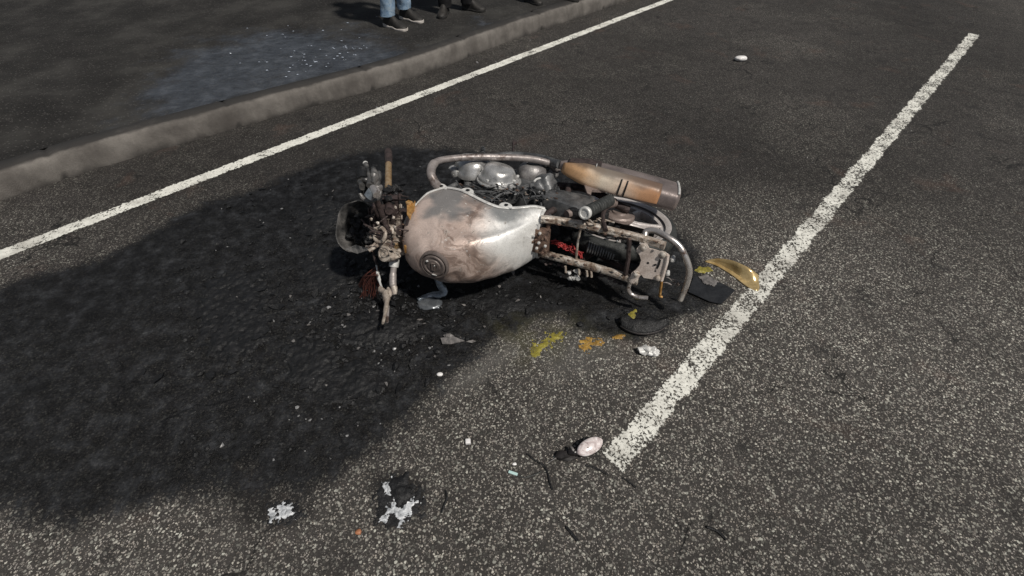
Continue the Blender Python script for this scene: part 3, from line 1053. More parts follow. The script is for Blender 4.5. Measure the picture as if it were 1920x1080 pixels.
for a, b in (((845, 372), (930, 360)), ((860, 366), (880, 356)), ((920, 377), (965, 362)), ((985, 372), (1040, 376))):
    mb.tube(path([B(*a, .10), B((a[0] + b[0]) / 2, (a[1] + b[1]) / 2 - 6, .12), B(*b, .11)], 5), .006, 7)
part('hose', 'alloy_dark', mb)
# bright clutch cover: stepped flange and domed round face, with the smaller oval lobe in front of it
C1 = B(936, 334, .135)
mb = MB()
mb.lathe(C1 - ZA * .02, ZA, [(0, .104), (.022, .104), (.028, .100), (.030, .094), (.040, .088), (.058, .083), (.070, .076), (.077, .064), (.080, .04), (.081, 0)], 40, 1.0)
cc = part('clutch_cover', 'alloy', mb.crumple(.014, 9), ang=60)
part('cover_slot', 'char_brown', MB().lathe(C1 + ZA * .0585 + Vector((.018, .005, 0)), ZA, [(0, .016), (.0035, .016), (.004, .012), (.004, 0)], 18, .55, YA), cc)
part('cover_rim', 'alloy', MB().tube([C1 + Vector((.107 * math.cos(a), .107 * math.sin(a), -.012)) for a in [R(k * 10 - 30) for k in range(26)]], .0075, 8), cc)
C2 = B(886, 326, .105)
mb = MB()
rows = []
for h, s in ((0, 1.0), (.02, 1.0), (.03, .93), (.05, .88), (.07, .80), (.085, .66), (.093, .42), (.095, .02)):
    rows.append([C2 + Vector((.115 * s * math.cos(a) * (1 - .22 * math.sin(a)), .095 * s * math.sin(a), h)) for a in [2 * math.pi * k / 36 for k in range(36)]])
mb.grid(rows, True, True, True)
c2 = part('crankcase_cover', 'alloy', mb.crumple(.010, 9), ang=60)
part('cover_port', 'char', MB().lathe(C2 + Vector((.045, .020, .075)), ZA, [(0, .020), (.008, .020), (.008, .014), (.0, .012)], 18), c2)
for k in range(6):
    a = R(30 + 45 * k)
    part('bolt', 'white_metal', MB().lathe(C1 + Vector((.094 * math.cos(a), .094 * math.sin(a), .008)), ZA, [(0, .008), (.008, .008), (.010, .005), (.010, 0)], 8), cc)
mb = MB()
mb.lathe(C2 + Vector((.07, .06, .0)), (.3, .3, 1), [(0, .024), (.03, .022), (.04, .016), (.045, 0)], 14)
mb.lathe(C2 + Vector((.10, .02, .0)), (.5, .1, 1), [(0, .022), (.025, .02), (.03, .012), (.03, 0)], 14)
part('cover_boss', 'alloy', mb)
# dark sooted gearbox side with an open oil filler
C3 = B(1000, 324, .13)
mb = MB()
mb.lathe(C3 - ZA * .03, ZA, [(0, .075), (.04, .073), (.06, .066), (.075, .052), (.080, .040), (.078, .034), (.062, .030), (.06, 0)], 30, 1.15)
g3 = part('gearbox_cover', 'alloy_mid', mb.crumple(.008, 12), ang=60)
part('filler_opening', 'char', MB().lathe(C3 + ZA * .045 + Vector((.006, -.006, 0)), ZA, [(0, .032), (.004, .032), (.004, 0)], 20), g3)
mb = MB()
mb.blob(B(1022, 345, .14), .06, .055, .05, .35, 3, seed=3)
part('gearbox_housing', 'alloy_dark', mb)
part('gearbox_housing', 'alloy_mid', MB().blob(B(1034, 322, .125), .035, .06, .05, .35, 3, seed=5))
part('gearbox_housing', 'alloy_dark', MB().blob(B(1008, 352, .13), .04, .03, .035, .4, 3, seed=8))
part('casting_edge', 'white_metal', MB().tube(path([B(1001, 341, .20), B(1006, 336, .205), B(1013, 334, .205)], 5), .005, 8))
mb = MB()
for i in range(26):
    a = rnd.uniform(0, 6.28)
    mb.blob(B(1030 + rnd.uniform(-20, 18), 360 + rnd.uniform(-14, 12), .13), .009, .009, .007, .6, 1, seed=i)
part('melt_beads', 'alloy_dark', mb)
mb = MB()
mb.tube(path([B(963, 291, .10), B(962, 279, .09), B(963, 264, .08)], 4), [.010] * 4 + [.012] * 4 + [.010], 8, .6)
part('brake_pedal', 'char_brown', mb)
part('brake_pedal_pad', 'char_brown', MB().box(B(965, 268, .085), XA, YA, ZA, .022, .05, .012, .003))
mb = MB()
for k in range(4):
    mb.lathe(B(905, 289 - k * 3.2, .10), (0, -1, .1), [(0, .016), (.006, .016), (.006, .011), (.010, .011)], 12)
part('peg_bolt', 'alloy_dark', mb)
# tube guard round the engine
P = path([B(842, 366, .08), B(828, 355, .12), B(815, 342, .17), B(808, 324, .205), B(813, 308, .215), B(830, 300, .215), B(880, 295, .215), B(940, 295, .215), B(985, 297, .215),
          B(1012, 301, .21), B(1034, 308, .19), B(1046, 320, .15)], 8)
part('engine_guard', 'bar', MB().tube(P, [.021 if i < 34 else .017 for i in range(len(P))], 16))
part('engine_guard', 'bar', MB().box(B(1035, 306, .195), XA, YA, ZA, .07, .03, .02, .006))

# flakes of ash and scale stuck to the frame and the engine
for nm, mt, cnt in (('ash_scale', 'tan', 40), ('rust_scale', 'rust', 70), ('soot_scale', 'char', 110)):
    mb = MB()
    for i in range(cnt):
        w = rnd.random()
        if w < .14:
            t = rnd.random()
            p = B(1014 + 233 * t, 408 + 50 * t + rnd.uniform(-3, 6), .118)
        elif w < .28:
            t = rnd.random()
            p = B(1000 + 196 * t, 470 + 57 * t + rnd.uniform(-5, 6), -.085)
        elif w < .62:
            p = B(rnd.uniform(860, 1045), rnd.uniform(345, 378), .14)
        else:
            p = B(rnd.uniform(690, 760), rnd.uniform(380, 485), .04)
        q = rnd.uniform(.002, .006)
        mb.blob(p, q * rnd.uniform(1, 2.6), q * .7, q * rnd.uniform(.5, 1.2), 1.0, 1, seed=i * .7)
    o = part(nm, mt, mb, smooth=False)
    o['kind'] = 'stuff'
mb = MB()
for i in range(18):
    a = B(rnd.uniform(850, 1040), rnd.uniform(350, 380), .12)
    mb.tube(path([a, a + Vector((rnd.uniform(-.05, .05), .02, rnd.uniform(-.02, .04))), a + Vector((rnd.uniform(-.1, .1), rnd.uniform(-.03, .04), rnd.uniform(-.04, .04)))], 4), .003, 5)
o = part('burnt_wire', 'alloy_dark', mb)
o['kind'] = 'stuff'

# exhaust --------------------------------------------------------------
ma, mbk = B(1050, 309, .215), B(1263, 368, .145)
mx = (mbk - ma).normalized()
mz = (ZA - mx * ZA.dot(mx)).normalized()
my = mz.cross(mx)
if my.y < 0:
    my = -my
ML = (mbk - ma).length


def mring(t, grow=0.0, a0=0, a1=360, n=36):
    ry = np.interp(t, [0, .08, .22, .45, .8, 1], [.014, .044, .078, .092, .100, .098]) + grow
    rz = np.interp(t, [0, .08, .22, .45, .8, 1], [.018, .036, .052, .056, .058, .056]) + grow
    cnt = n + 1 if a1 - a0 < 360 else n
    out = []
    for k in range(cnt):
        a = R(a0 + (a1 - a0) * k / n)
        c, s = math.cos(a), math.sin(a)
        out.append(ma + mx * (t * ML) + my * (ry * math.copysign(abs(c) ** .66, c)) + mz * (rz * math.copysign(abs(s) ** .66, s)))
    return out


mb = MB()
rows = [mring(t) for t in np.linspace(0, 1, 24)]
mb.grid(rows, True, True, False)
end = mring(1.0)
cen = ma + mx * ML
mb.grid([end, [cen + (p - cen) * .96 + mx * .008 for p in end], [cen + (p - cen) * .86 + mx * .016 for p in end], [cen + (p - cen) * .6 + mx * .020 for p in end], [cen + (p - cen) * .2 + mx * .021 for p in end]], True, False, True)
mf = part('muffler', 'muffler', mb, ang=50)
mb = MB()
rows = [mring(t, .005 + .0, -42 + 34 * t, 70 if t > .2 else 40 + t * 150, 26) for t in np.linspace(.03, .86, 30)]
mb.grid(rows)
hs_ = part('heat_shield', 'shield', mb, mf, ang=60)
sm = hs_.modifiers.new('thickness', 'SOLIDIFY')
sm.thickness = .003
sm.offset = 1
mb = MB()
rows = [mring(t, .006, 60 + 40 * t, 132, 14) for t in np.linspace(.06, .34, 12)]
mb.grid(rows)
h2 = part('heat_shield_tip', 'char_brown', mb, mf)
sm = h2.modifiers.new('thickness', 'SOLIDIFY')
sm.thickness = .003
mb = MB()
mb.tube([p + mx * .003 for p in mring(1.0, .002, 40, 120, 10)], .006, 8)
part('bare_metal_edge', 'white_metal', mb, mf)
for t in (.53, .58):
    mb = MB()
    mb.tube(path([q for q in mring(t, .011, -20, 34, 6)], 3), .0035, 6)
    part('clip', 'char', mb, mf)
part('bright_scratch', 'white_metal', MB().tube([p for p in mring(.30, .011, 62, 80, 4)], .004, 6, .6), mf)
mb = MB()
mb.plate([B(1094, 336, .17), B(1146, 352, .16), B(1134, 357, .15), B(1110, 356, .15), B(1108, 365, .15), B(1101, 362, .15), B(1096, 348, .16)], .012, -ZA)
part('muffler_bracket', 'hub', mb)
part('exhaust_pipe', 'alloy_dark', MB().tube(path([(.46, .60, .06), (.52, .45, .11), (.44, .27, .15), (.25, .22, .17), ma], 8), .022, 14))
# passenger peg with its bared white end
pa, pb = B(1098, 399, .20), B(1143, 376, .17)
pg = part('passenger_peg', 'rubber', MB().tube([pa, pa.lerp(pb, .5), pb], [.025, .026, .027], 18))
pd = (pa - pb).normalized()
part('peg_end', 'white_metal', MB().lathe(pa - pd * .002, pd, [(0, .028), (.012, .028), (.016, .024), (.016, .019), (.012, .017), (.012, 0)], 20), pg)
mb = MB()
for i in range(9):
    q = pa.lerp(pb, .15 + i * .09)
    mb.lathe(q, pd, [(0, .025), (.003, .028), (.006, .025)], 18)
part('peg_rib', 'rubber', mb, pg)
mb = MB()
mb.tube(path([B(1140, 382, .16), B(1130, 405, .14), B(1136, 432, .12)], 5), .010, 8)
part('peg_bracket', 'char_brown', mb)
for px, py in ((1113, 428), (1124, 421), (1131, 424), (1112, 420)):
    part('bolt', 'rail', MB().blob(B(px, py, .10), .012, .010, .010, .5, 1, seed=px))
mb = MB()
for i in range(6):
    a = B(1112 + rnd.uniform(-6, 20), 418 + rnd.uniform(-5, 5), .12)
    mb.tube(path([a, a + Vector((rnd.uniform(-.03, .03), .015, .02)), a + Vector((rnd.uniform(-.06, .06), -.01, rnd.uniform(-.02, .03)))], 4), .003, 5)
part('loose_wire', 'rail', mb)

# rear wheel ------------------------------------------------------------
WC = Vector((-.285, .385, -.035))
mb = MB()
rows = []
for k in range(72):
    a = 2 * math.pi * k / 72
    d = Vector((math.cos(a), math.sin(a), 0))
    rows.append([WC + d * r_ + ZA * z_ for r_, z_ in ((.245, -.036), (.262, -.045), (.285, -.042), (.298, -.022), (.302, 0), (.298, .022), (.285, .042), (.262, .045), (.245, .036))])
rows.append(rows[0])
mb.grid(rows)
whl = empty('rear_wheel')
whl.parent = bike
part('tyre', 'rubber', mb, whl, ang=60)
mb = MB()
rows = []
for k in range(73):
    a = 2 * math.pi * k / 72
    d = Vector((math.cos(a), math.sin(a), 0))
    rows.append([WC + d * r_ + ZA * z_ for r_, z_ in ((.262, -.044), (.270, -.036), (.262, -.030), (.235, -.022), (.218, -.020), (.212, 0), (.218, .020), (.235, .022), (.262, .030), (.272, .036), (.266, .047), (.258, .046), (.240, .036))])
mb.grid(rows)
part('rim', 'wheel', mb, whl, ang=50)
part('hub', 'hub', MB().lathe(WC - ZA * .06, ZA, [(0, .06), (.02, .072), (.08, .072), (.10, .066), (.115, .045), (.125, .035), (.13, .02), (.13, 0)], 32), whl)
for k in range(5):
    a0 = R(-173 + 72 * k)
    for sgn in (-1, 1):
        mb = MB()
        rows = []
        for t, w, off, hz in ((.06, .024, .012, .034), (.10, .017, .014, .030), (.15, .012, .026, .026), (.19, .011, .036, .024), (.222, .018, .044, .024)):
            d = Vector((math.cos(a0), math.sin(a0), 0))
            s = Vector((-math.sin(a0), math.cos(a0), 0)) * sgn
            c0 = WC + d * t + s * off
            rows.append([c0 + s * (-w) - ZA * hz, c0 + s * w - ZA * hz, c0 + s * w + ZA * hz * .7, c0 + s * w * .6 + ZA * hz, c0 - s * w * .6 + ZA * hz, c0 - s * w + ZA * hz * .7])
        mb.grid(rows, True, True, True)
        part('spoke', 'wheel', mb, whl)
part('brake_drum', 'hub', MB().lathe(WC + ZA * .045, ZA, [(0, .08), (.018, .08), (.026, .072), (.028, .04), (.036, .036), (.036, 0)], 32), whl)
part('swingarm', 'char_brown', MB().tube(path([(.06, .37, .10), (-.1, .34, .105), (-.285, .385, .07), (-.33, .385, .065)]), .02, 10))
part('swingarm', 'char_brown', MB().tube(path([(.06, .37, -.10), (-.1, .34, -.105), (-.285, .385, -.13), (-.33, .385, -.13)]), .02, 10))
part('rear_shock', 'hub', MB().tube([(-.25, .40, .09), (-.16, .54, .105), (-.08, .68, .10)], [.024, .026, .018], 14))
part('rear_shock', 'char_brown', MB().tube([(-.27, .34, -.11), (-.22, .52, -.115), (-.18, .68, -.11)], [.030, .034, .022], 14))
# front end ---------------------------------------------------------------
fdir = Vector((.55, -.835, 0)).normalized()
fr_top = Vector((.625, 1.05, .10))
gold0, gold1, dark1 = B(728, 352, .10), B(728.5, 308, .10), B(728, 284, .10)
part('fork_leg', 'gold', MB().tube([gold0 - fdir * .05, gold0, gold1], .017, 18))
part('fork_slider', 'char_brown', MB().tube([gold1, gold1.lerp(dark1, .5), dark1], [.019, .0225, .021], 16))
part('fork_leg', 'char_brown', MB().tube([Vector((.62, 1.06, .10)), gold0 - fdir * .04], .018, 16))
lf = B(743, 447, -.09)
part('fork_leg', 'gold', MB().tube([lf - fdir * .09, lf + fdir * .09], .0155, 16))
part('fork_slider', 'char_brown', MB().tube([lf + fdir * .09, lf + fdir * .42 - ZA * .03], .022, 16))


def clamp(o, name):
    mb = MB()
    mb.lathe(o + ZA * 0 - fdir * .016, fdir, [(0, .031), (.004, .034), (.028, .034), (.032, .031), (.032, .021), (0, .021), (0, .031)], 18)
    s = (Vector((.835, .55, 0)))
    mb.box(o + ZA * .075, s, fdir, ZA, .055, .026, .13, .008)
    mb.box(o + s * .03 + ZA * .0, s, fdir, ZA, .04, .024, .03, .005)
    return part(name, 'tan', mb)


clamp(lf - fdir * .058, 'triple_clamp')
clamp(lf + fdir * .058, 'triple_clamp')
part('triple_clamp', 'char_brown', MB().box(Vector((.655, .985, .08)), (.835, .55, 0), fdir, ZA, .06, .03, .10, .01))
# crusted casting beside the clamps
mb = MB()
mb.blob(B(730, 432, .0), .035, .028, .030, .5, 3, seed=1.0)
mb.blob(B(719, 455, -.03), .028, .024, .026, .5, 3, seed=2.0)
mb.blob(B(735, 478, -.07), .036, .03, .022, .45, 3, seed=4.0)
mb.blob(B(750, 472, -.08), .028, .018, .014, .4, 2, seed=6.0)
part('cast_bracket', 'tan', mb)
mb = MB()
o = B(712, 440, .02)
nv = Vector((.15, .85, .45)).normalized()
a1 = nv.orthogonal().normalized()
a2 = nv.cross(a1)
mb.tube([o + (a1 * math.cos(R(k * 12)) + a2 * math.sin(R(k * 12))) * .031 for k in range(31)], .0085, 8)
rg = part('clamp_ring', 'tan', mb)
part('ring_core', 'char_brown', MB().lathe(o - nv * .03, nv, [(0, .026), (.026, .026), (.028, 0)], 20), rg)
o = B(722, 476, -.06)
mb = MB()
mb.lathe(o - nv * .05, nv, [(0, .030), (.05, .036), (.056, .034), (.058, .026), (.053, .024), (.053, .018), (.060, .016), (.060, .009), (.054, .008), (.054, 0)], 24)
part('ignition_barrel', 'tan', mb)
# burnt instrument box
ib = part('instrument_box', 'char_brown', MB().box(B(722, 403, .05), (1, .3, 0), (-.3, 1, 0), ZA, .11, .07, .115, .008, .006).crumple(.006, 20))
for k in range(5):
    part('box_rib', 'char_brown', MB().box(B(704 + k * 10, 402, .05) + Vector((0, .044, 0)), (1, .3, 0), (-.3, 1, 0), ZA, .005, .01, .10, .001), ib)
for px, py in ((705, 386), (730, 388), (741, 389), (696, 411), (708, 418), (738, 408), (724, 383), (704, 429), (740, 426)):
    part('bolt', 'rail', MB().blob(B(px, py, .10), .0075, .006, .008, .5, 1, seed=px))
mb = MB()
for i in range(26):
    mb.blob(B(725 + rnd.uniform(-26, 20), 366 + rnd.uniform(-13, 16), .12 + rnd.uniform(-.04, .02)), rnd.uniform(.012, .026), rnd.uniform(.012, .024), rnd.uniform(.01, .024), .7, 2, seed=i * 1.3)
part('charred_loom', 'char', mb)
mb = MB()
for i in range(22):
    mb = MB()
    a = B(715 + rnd.uniform(-20, 40), 385 + rnd.uniform(-25, 60), .07)
    mb.tube(path([a, a + Vector((rnd.uniform(-.04, .04), .02, rnd.uniform(-.03, .03))), a + Vector((rnd.uniform(-.09, .05), rnd.uniform(-.03, .05), rnd.uniform(-.05, .05)))], 5), .0035, 6)
    part('cable', 'char_brown', mb)
part('cable', 'melt', MB().tube(path([B(748, 415, .0), B(754, 428, -.03), B(757, 440, -.05), B(753, 452, -.07)], 6), .006, 8))
# headlight shell: thin dented bowl seen from its open back
HC = B(671, 424, .0)
hn = Vector((-.25, .72, .55)).normalized()
h1 = (ZA - hn * ZA.dot(hn)).normalized()
h2_ = hn.cross(h1)
mb = MB()
rows = []
for t in np.linspace(0.05, 1, 14):
    ph = t * math.pi / 2
    rows.append([HC - hn * (.125 * math.cos(ph)) + (h1 * math.cos(q) * 1.18 + h2_ * math.sin(q) * .85) * (.100 * math.sin(ph) * (1 + .34 * noise.noise(Vector((math.cos(q) * 1.1 + 4, math.sin(q) * 1.1, t * 1.3))))) for q in [2 * math.pi * k / 40 for k in range(40)]])
rimrow = rows[-1]
rows.append([p + (p - HC) * .03 + hn * .002 for p in rimrow])
rows.append([p + (p - HC) * .05 - hn * .006 for p in rimrow])
mb.grid(rows, True)
hl = part('headlight_shell', 'grey_bowl', mb, ang=60)
sm = hl.modifiers.new('thickness', 'SOLIDIFY')
sm.thickness = .003
part('reflector', 'grey_bowl', MB().lathe(HC - hn * .085 + h1 * .02, hn, [(0, .03), (.02, .045), (.03, .052), (.032, .048), (.02, .035), (.008, .02), (.008, 0)], 28), hl)
mb = MB()
for i in range(26):
    p = HC - hn * .05 + h1 * rnd.uniform(-.08, .03) + h2_ * rnd.uniform(-.06, .05)
    mb.blob(p, .022, .02, .02, .8, 2, seed=i * 1.7)
part('burnt_lining', 'char', mb, hl)
part('lens_shard', 'grey_bowl', MB().plate([HC - h1 * .10 - h2_ * .07, HC - h1 * .125 - h2_ * .01, HC - h1 * .11 + h2_ * .05, HC - h1 * .085 + h2_ * .0], .004, hn), hl)
# handlebar: right half rises off the road with the brake lever, left half reaches down to it
part('handlebar', 'char_brown', MB().tube(path([B(735, 470, -.07), B(726, 430, .02), B(712, 392, .12), B(702, 366, .20), B(692, 345, .27)], 8), .013, 12))
part('handlebar', 'bar', MB().tube(path([B(736, 478, -.09), B(739, 492, -.12), B(737, 515, -.17), B(737, 535, -.21), B(740, 552, -.245)], 8), [.020] * 8 + [.014] * 8 + [.016] * 9 + [.012] * 8, 14))
part('bar_collar', 'white_metal', MB().tube([B(740, 486, -.11), B(738, 500, -.14)], .022, 14))
part('bar_collar', 'tan', MB().tube(path([B(736, 530, -.20), B(740, 543, -.225), B(740, 552, -.24)], 4), [.014, .016, .013, .015, .013, .012, .011, .009, .008], 12))
# clutch lever and its melted perch
mb = MB()
mb.tube(path([B(712, 542, -.235), B(722, 550, -.24), B(725, 566, -.26), B(722, 588, -.275), B(718, 606, -.285)], 6), [.018] * 6 + [.027] * 6 + [.018] * 6 + [.012] * 6 + [.009], 10, .6)
part('clutch_lever', 'tan', mb)
part('lever_perch', 'tan', MB().tube(path([B(728, 556, -.25), B(732, 548, -.24), B(729, 541, -.235)], 4), .012, 10))
part('lever_cable', 'white_metal', MB().tube(path([B(705, 494, -.16), B(708, 510, -.19), B(712, 528, -.22), B(718, 546, -.24)], 6), [.004] * 6 + [.008] * 6 + [.005] * 7, 8))
part('lever_cable', 'bar', MB().tube(path([B(728, 574, -.27), B(727, 590, -.28), B(726, 604, -.285)], 5), .006, 8))
part('lever_cable', 'char_brown', MB().tube(path([B(702, 455, -.05), B(700, 475, -.11), B(706, 496, -.16)], 6), .006, 8))
mb = MB()
for i in range(44):
    t = rnd.random()
    a = B(706 + rnd.uniform(-3, 6), 503 + rnd.uniform(-5, 14), -.19)
    ex, ey = 674 + t * 34 + rnd.uniform(-4, 4), 548 + t * 8 + rnd.uniform(-26, 12) * (1 - t * .6)
    b = BG(ex, ey, .01 + rnd.random() * .02)
    m_ = a.lerp(b, .5) + Vector((rnd.uniform(-.02, .02), rnd.uniform(-.02, .02), rnd.uniform(.0, .03)))
    mb.tube(path([a, m_, b], 4), .0015, 5)
part('wire_bundle', 'copper', mb)
# right hand controls
R0 = B(692, 346, .27)
mb = MB()
o = B(694, 360, .24)
mb.tube([o + (h1 * math.cos(R(k * 12)) * .9 + h2_ * math.sin(R(k * 12))) * .040 for k in range(31)], .0085, 8)
sr = part('switch_ring', 'grey_bowl', mb)
part('ring_core', 'char', MB().lathe(o - hn * .03, hn, [(0, .03), (.02, .035), (.022, 0)], 20), sr)
part('bulb', 'melt', MB().tube([B(690, 370, .25), B(699, 360, .27)], [.018, .022], 14), sr)
part('bulb_holder', 'chrome', MB().tube(path([B(699, 352, .28), B(703, 359, .275), B(706, 366, .27)], 5), .014, 10))
part('bulb_holder', 'chrome', MB().tube(path([B(698, 349, .285), B(706, 352, .28), B(711, 360, .27)], 5), .006, 8))
part('brake_lever', 'grey_bowl', MB().tube(path([B(685, 306, .30), B(689, 318, .30), B(693, 335, .29), B(692, 348, .28)], 6), [.010] * 4 + [.007] * 5 + [.009] * 5 + [.011] * 5, 10))
part('lever_tip', 'white_metal', MB().blob(B(685, 306, .302), .010, .012, .010, .1, 2))
mb = MB()
mb.tube(path([B(700, 320, .29), B(702, 332, .29), B(698, 346, .28)], 6), [.018] * 3 + [.024] * 5 + [.014] * 5, 12, .7)
mb.tube(path([B(679, 350, .27), B(674, 340, .275), B(673, 332, .28)], 6), [.016] * 6 + [.012] * 7, 10, .7)
mb.tube(path([B(674, 336, .28), B(684, 338, .285), B(692, 337, .285)], 6), .010, 10, .6)
part('throttle_housing', 'grey_bowl', mb)
part('grip_stub', 'char', MB().tube(path([B(680, 318, .30), B(678, 326, .29), B(680, 338, .28)], 5), .022, 12))
part('throttle_tab', 'grey_bowl', MB().tube(path([B(711, 325, .27), B(710, 338, .265), B(706, 352, .26), B(714, 353, .255)], 6), [.012] * 6 + [.013] * 6 + [.016] * 7, 12, .8))
part('mirror_stub', 'tan', MB().tube(path([B(692, 470, -.03), B(700, 465, -.02), B(708, 460, -.02)], 5), .008, 8))
part('mirror_stub', 'tan', MB().tube(path([B(686, 463, -.03), B(698, 461, -.02), B(704, 456, -.02)], 5), .006, 8))
# aluminium run down from under the tank
mb = MB()
s1 = path([BG(819, 522, .09), BG(826, 535, .06), BG(833, 546, .03), BG(826, 551, .022), BG(812, 553, .016), BG(795, 558, .012), BG(784, 563, .010)], 6)
rr = [.020, .022, .024, .026, .027, .026, .026, .027, .028, .028, .026, .022, .020, .019, .018, .016, .014, .012]
rr = [float(np.interp(i / (len(s1) - 1), np.linspace(0, 1, len(rr)), rr)) * .75 for i in range(len(s1))]
mb.tube(s1, rr, 12, .8)
part('metal_drip', 'melt', mb.crumple(.006, 40))

# ------------------------------------------------------------------ loose things on the road
def crust(name, pix, z0, thick, thr, m, seed, freq=22, soft=.02, res=.005, label=None, cat=None, group=None):
    """thin lumpy residue with a torn outline, as relief that rests on the road"""
    P = np.array([G(a, b)[:2] for a, b in pix])
    lo, hi = P.min(0) - .01, P.max(0) + .01
    xs, ys = np.arange(lo[0], hi[0], res), np.arange(lo[1], hi[1], res)
    Xc, Yc = np.meshgrid(xs, ys)
    mk = poly_mask(Xc, Yc, pix, soft)
    hgt = np.zeros(Xc.shape)
    for i in range(Xc.shape[0]):
        for j in range(Xc.shape[1]):
            v = Vector((Xc[i, j] * freq, Yc[i, j] * freq, seed))
            hgt[i, j] = mk[i, j] * 1.25 + .55 * noise.noise(v) + .40 * noise.noise(v * 2.7) + .30 * noise.noise(v * 6.1) - thr
    cx, cy = P.mean(0)
    vid, verts, fc = {}, [], []
    for i in range(Xc.shape[0] - 1):
        for j in range(Xc.shape[1] - 1):
            q = [(i, j), (i, j + 1), (i + 1, j + 1), (i + 1, j)]
            if sum(hgt[a] > 0 for a in q) < 3:
                continue
            f = []
            for a in q:
                if a not in vid:
                    vid[a] = len(verts)
                    verts.append((Xc[a] - cx, Yc[a] - cy, z0 + (thick * min(1, hgt[a]) ** .7 if hgt[a] > 0 else -.002)))
                f.append(vid[a])
            fc.append(f)
    if not fc:
        return None
    o = mesh_np(name, verts, fc, M[m])
    o.location = (cx, cy, 0)
    return tag(o, label, cat, group)


def in_soot(px, py):
    p = G(px, py)
    j, i = np.searchsorted(gx, p.x), np.searchsorted(gy, p.y)
    return soot[min(i, ny - 1), min(j, nx - 1)]


# the pool of metal at the end of the drip
mb = MB()
mb.blob(G(805, 570, .010), .058, .038, .014, .3, 3, seed=2.2)
for px in (790, 797, 813, 821):
    mb.blob(G(px, 577, .006), .011, .009, .008, .2, 2, seed=px)
tag(mb.build('metal_puddle', M['puddle']), 'blue grey puddle of melted metal under the fuel tank filler side', 'puddle')

# detached indicator lamp
ind = empty('indicator_lamp', G(1090, 846, 0))
tag(ind, 'broken off turn signal with clear oval lens and black stalk beside the white dashed line', 'turn signal')


def LP(px, py, z):
    return G(px, py, z) - ind.location


axl = (LP(1128, 824, .028) - LP(1084, 848, .028)).normalized()
lc = LP(1106, 837, .032)
upv = Vector((-.25, -.45, .85)).normalized()
side = axl.cross(upv).normalized()
upv = side.cross(axl).normalized()
mb = MB()
rows = []
for t in np.linspace(0, 1, 12):
    ph = t * math.pi / 2
    rows.append([lc + upv * (.017 * math.sin(ph) ** .8) + (axl * math.copysign(abs(math.cos(q)) ** .85, math.cos(q)) * .056 + side * math.copysign(abs(math.sin(q)) ** 1.25, math.sin(q)) * .028) * max(math.cos(ph), .01) for q in [2 * math.pi * k / 36 for k in range(36)]])
mb.grid(rows, True, False, True)
mb.build('lens', M['lens'], ind)
mb = MB()
rows = []
for t in np.linspace(0, 1, 10):
    ph = t * math.pi / 2
    rows.append([lc - upv * (.024 * math.sin(ph)) + (axl * math.copysign(abs(math.cos(q)) ** .85, math.cos(q)) * .059 + side * math.copysign(abs(math.sin(q)) ** 1.25, math.sin(q)) * .030) * max(math.cos(ph), .01) for q in [2 * math.pi * k / 36 for k in range(36)]])
mb.grid(rows, True, False, True)
mb.build('housing', M['lens_housing'], ind)
mb = MB()
mb.blob(lc + upv * .0148 - axl * .014, .005, .004, .003, .3, 1)
mb.build('bulb', M['hub'], ind)
mb = MB()
mb.tube(path([lc - axl * .05 - upv * .012, LP(1078, 848, .024), LP(1066, 848, .020)], 5), [.013, .013, .012, .011, .011, .013, .013, .012, .012, .011, .010], 12)
mb.build('stalk', M['lens_housing'], ind)
mb = MB()
mb.lathe(LP(1070, 846, .022), axl, [(0, .012), (.003, .017), (.010, .017), (.012, .012)], 16)
mb.build('stalk_collar', M['grey_plastic'], ind)
mb = MB()
mb.blob(LP(1056, 853, .012), .028, .018, .012, .5, 2, seed=1)
mb.blob(LP(1066, 858, .008), .030, .012, .008, .5, 2, seed=4)
mb.build('torn_rubber', M['black_plastic'], ind)
mb = MB()
for i in range(4):
    mb.tube(path([LP(1056, 852, .012), LP(1046 - i * 2, 857 + i, .008), LP(1036 - i * 3, 862 + i * 2, .004)], 5), .002, 5)
mb.build('wire', M['grey_plastic'], ind)

tag(crust('ash_pile', [(712, 972), (727, 940), (718, 908), (733, 898), (742, 930), (748, 948), (776, 930), (790, 936), (772, 962), (752, 984), (740, 966)], .000, .006, .55, 'ash', 3.3, 44, .034, .0035),
    'larger white ash patch scorched onto the asphalt in the foreground', 'ash')
tag(crust('ash_pile', [(505, 955), (535, 945), (552, 948), (556, 972), (530, 974), (505, 975)], .000, .006, .58, 'ash', 8.1, 44, .030, .0035),
    'small white ash patch at the lower edge of the burnt area', 'ash')
for pix, sd_ in (([(690, 985), (705, 900), (740, 885), (800, 915), (800, 965), (760, 992), (720, 990)], 21.0), ([(490, 985), (500, 935), (560, 935), (585, 960), (560, 985)], 27.0)):
    tag(crust('burnt_residue', pix, -.001, .004, .72, 'char', sd_, 40, .03, .004), 'thin black scorched film round the white ash', None, None, 'stuff')
tag(crust('charred_flake', [(733, 905), (764, 888), (772, 930), (748, 945), (738, 930)], .002, .010, .45, 'char', 5.1, 24, .016),
    'black charred flake lying in the middle of the white ash', 'debris')
tag(crust('yellow_residue', [(1000, 668), (992, 655), (1005, 640), (1032, 626), (1062, 622), (1052, 634), (1028, 644), (1012, 668)], .000, .0045, .66, 'yellow', 1.7, 48, .045, .0032),
    'largest greenish yellow smear of melted plastic on the asphalt', 'residue', 'melted plastic smears')
tag(crust('yellow_residue', [(1088, 640), (1105, 634), (1130, 637), (1128, 646), (1108, 650), (1102, 660), (1092, 658)], .000, .0045, .58, 'amber', 2.9, 52, .030, .0032),
    'orange yellow smear of melted plastic right of the greenish one', 'residue', 'melted plastic smears')
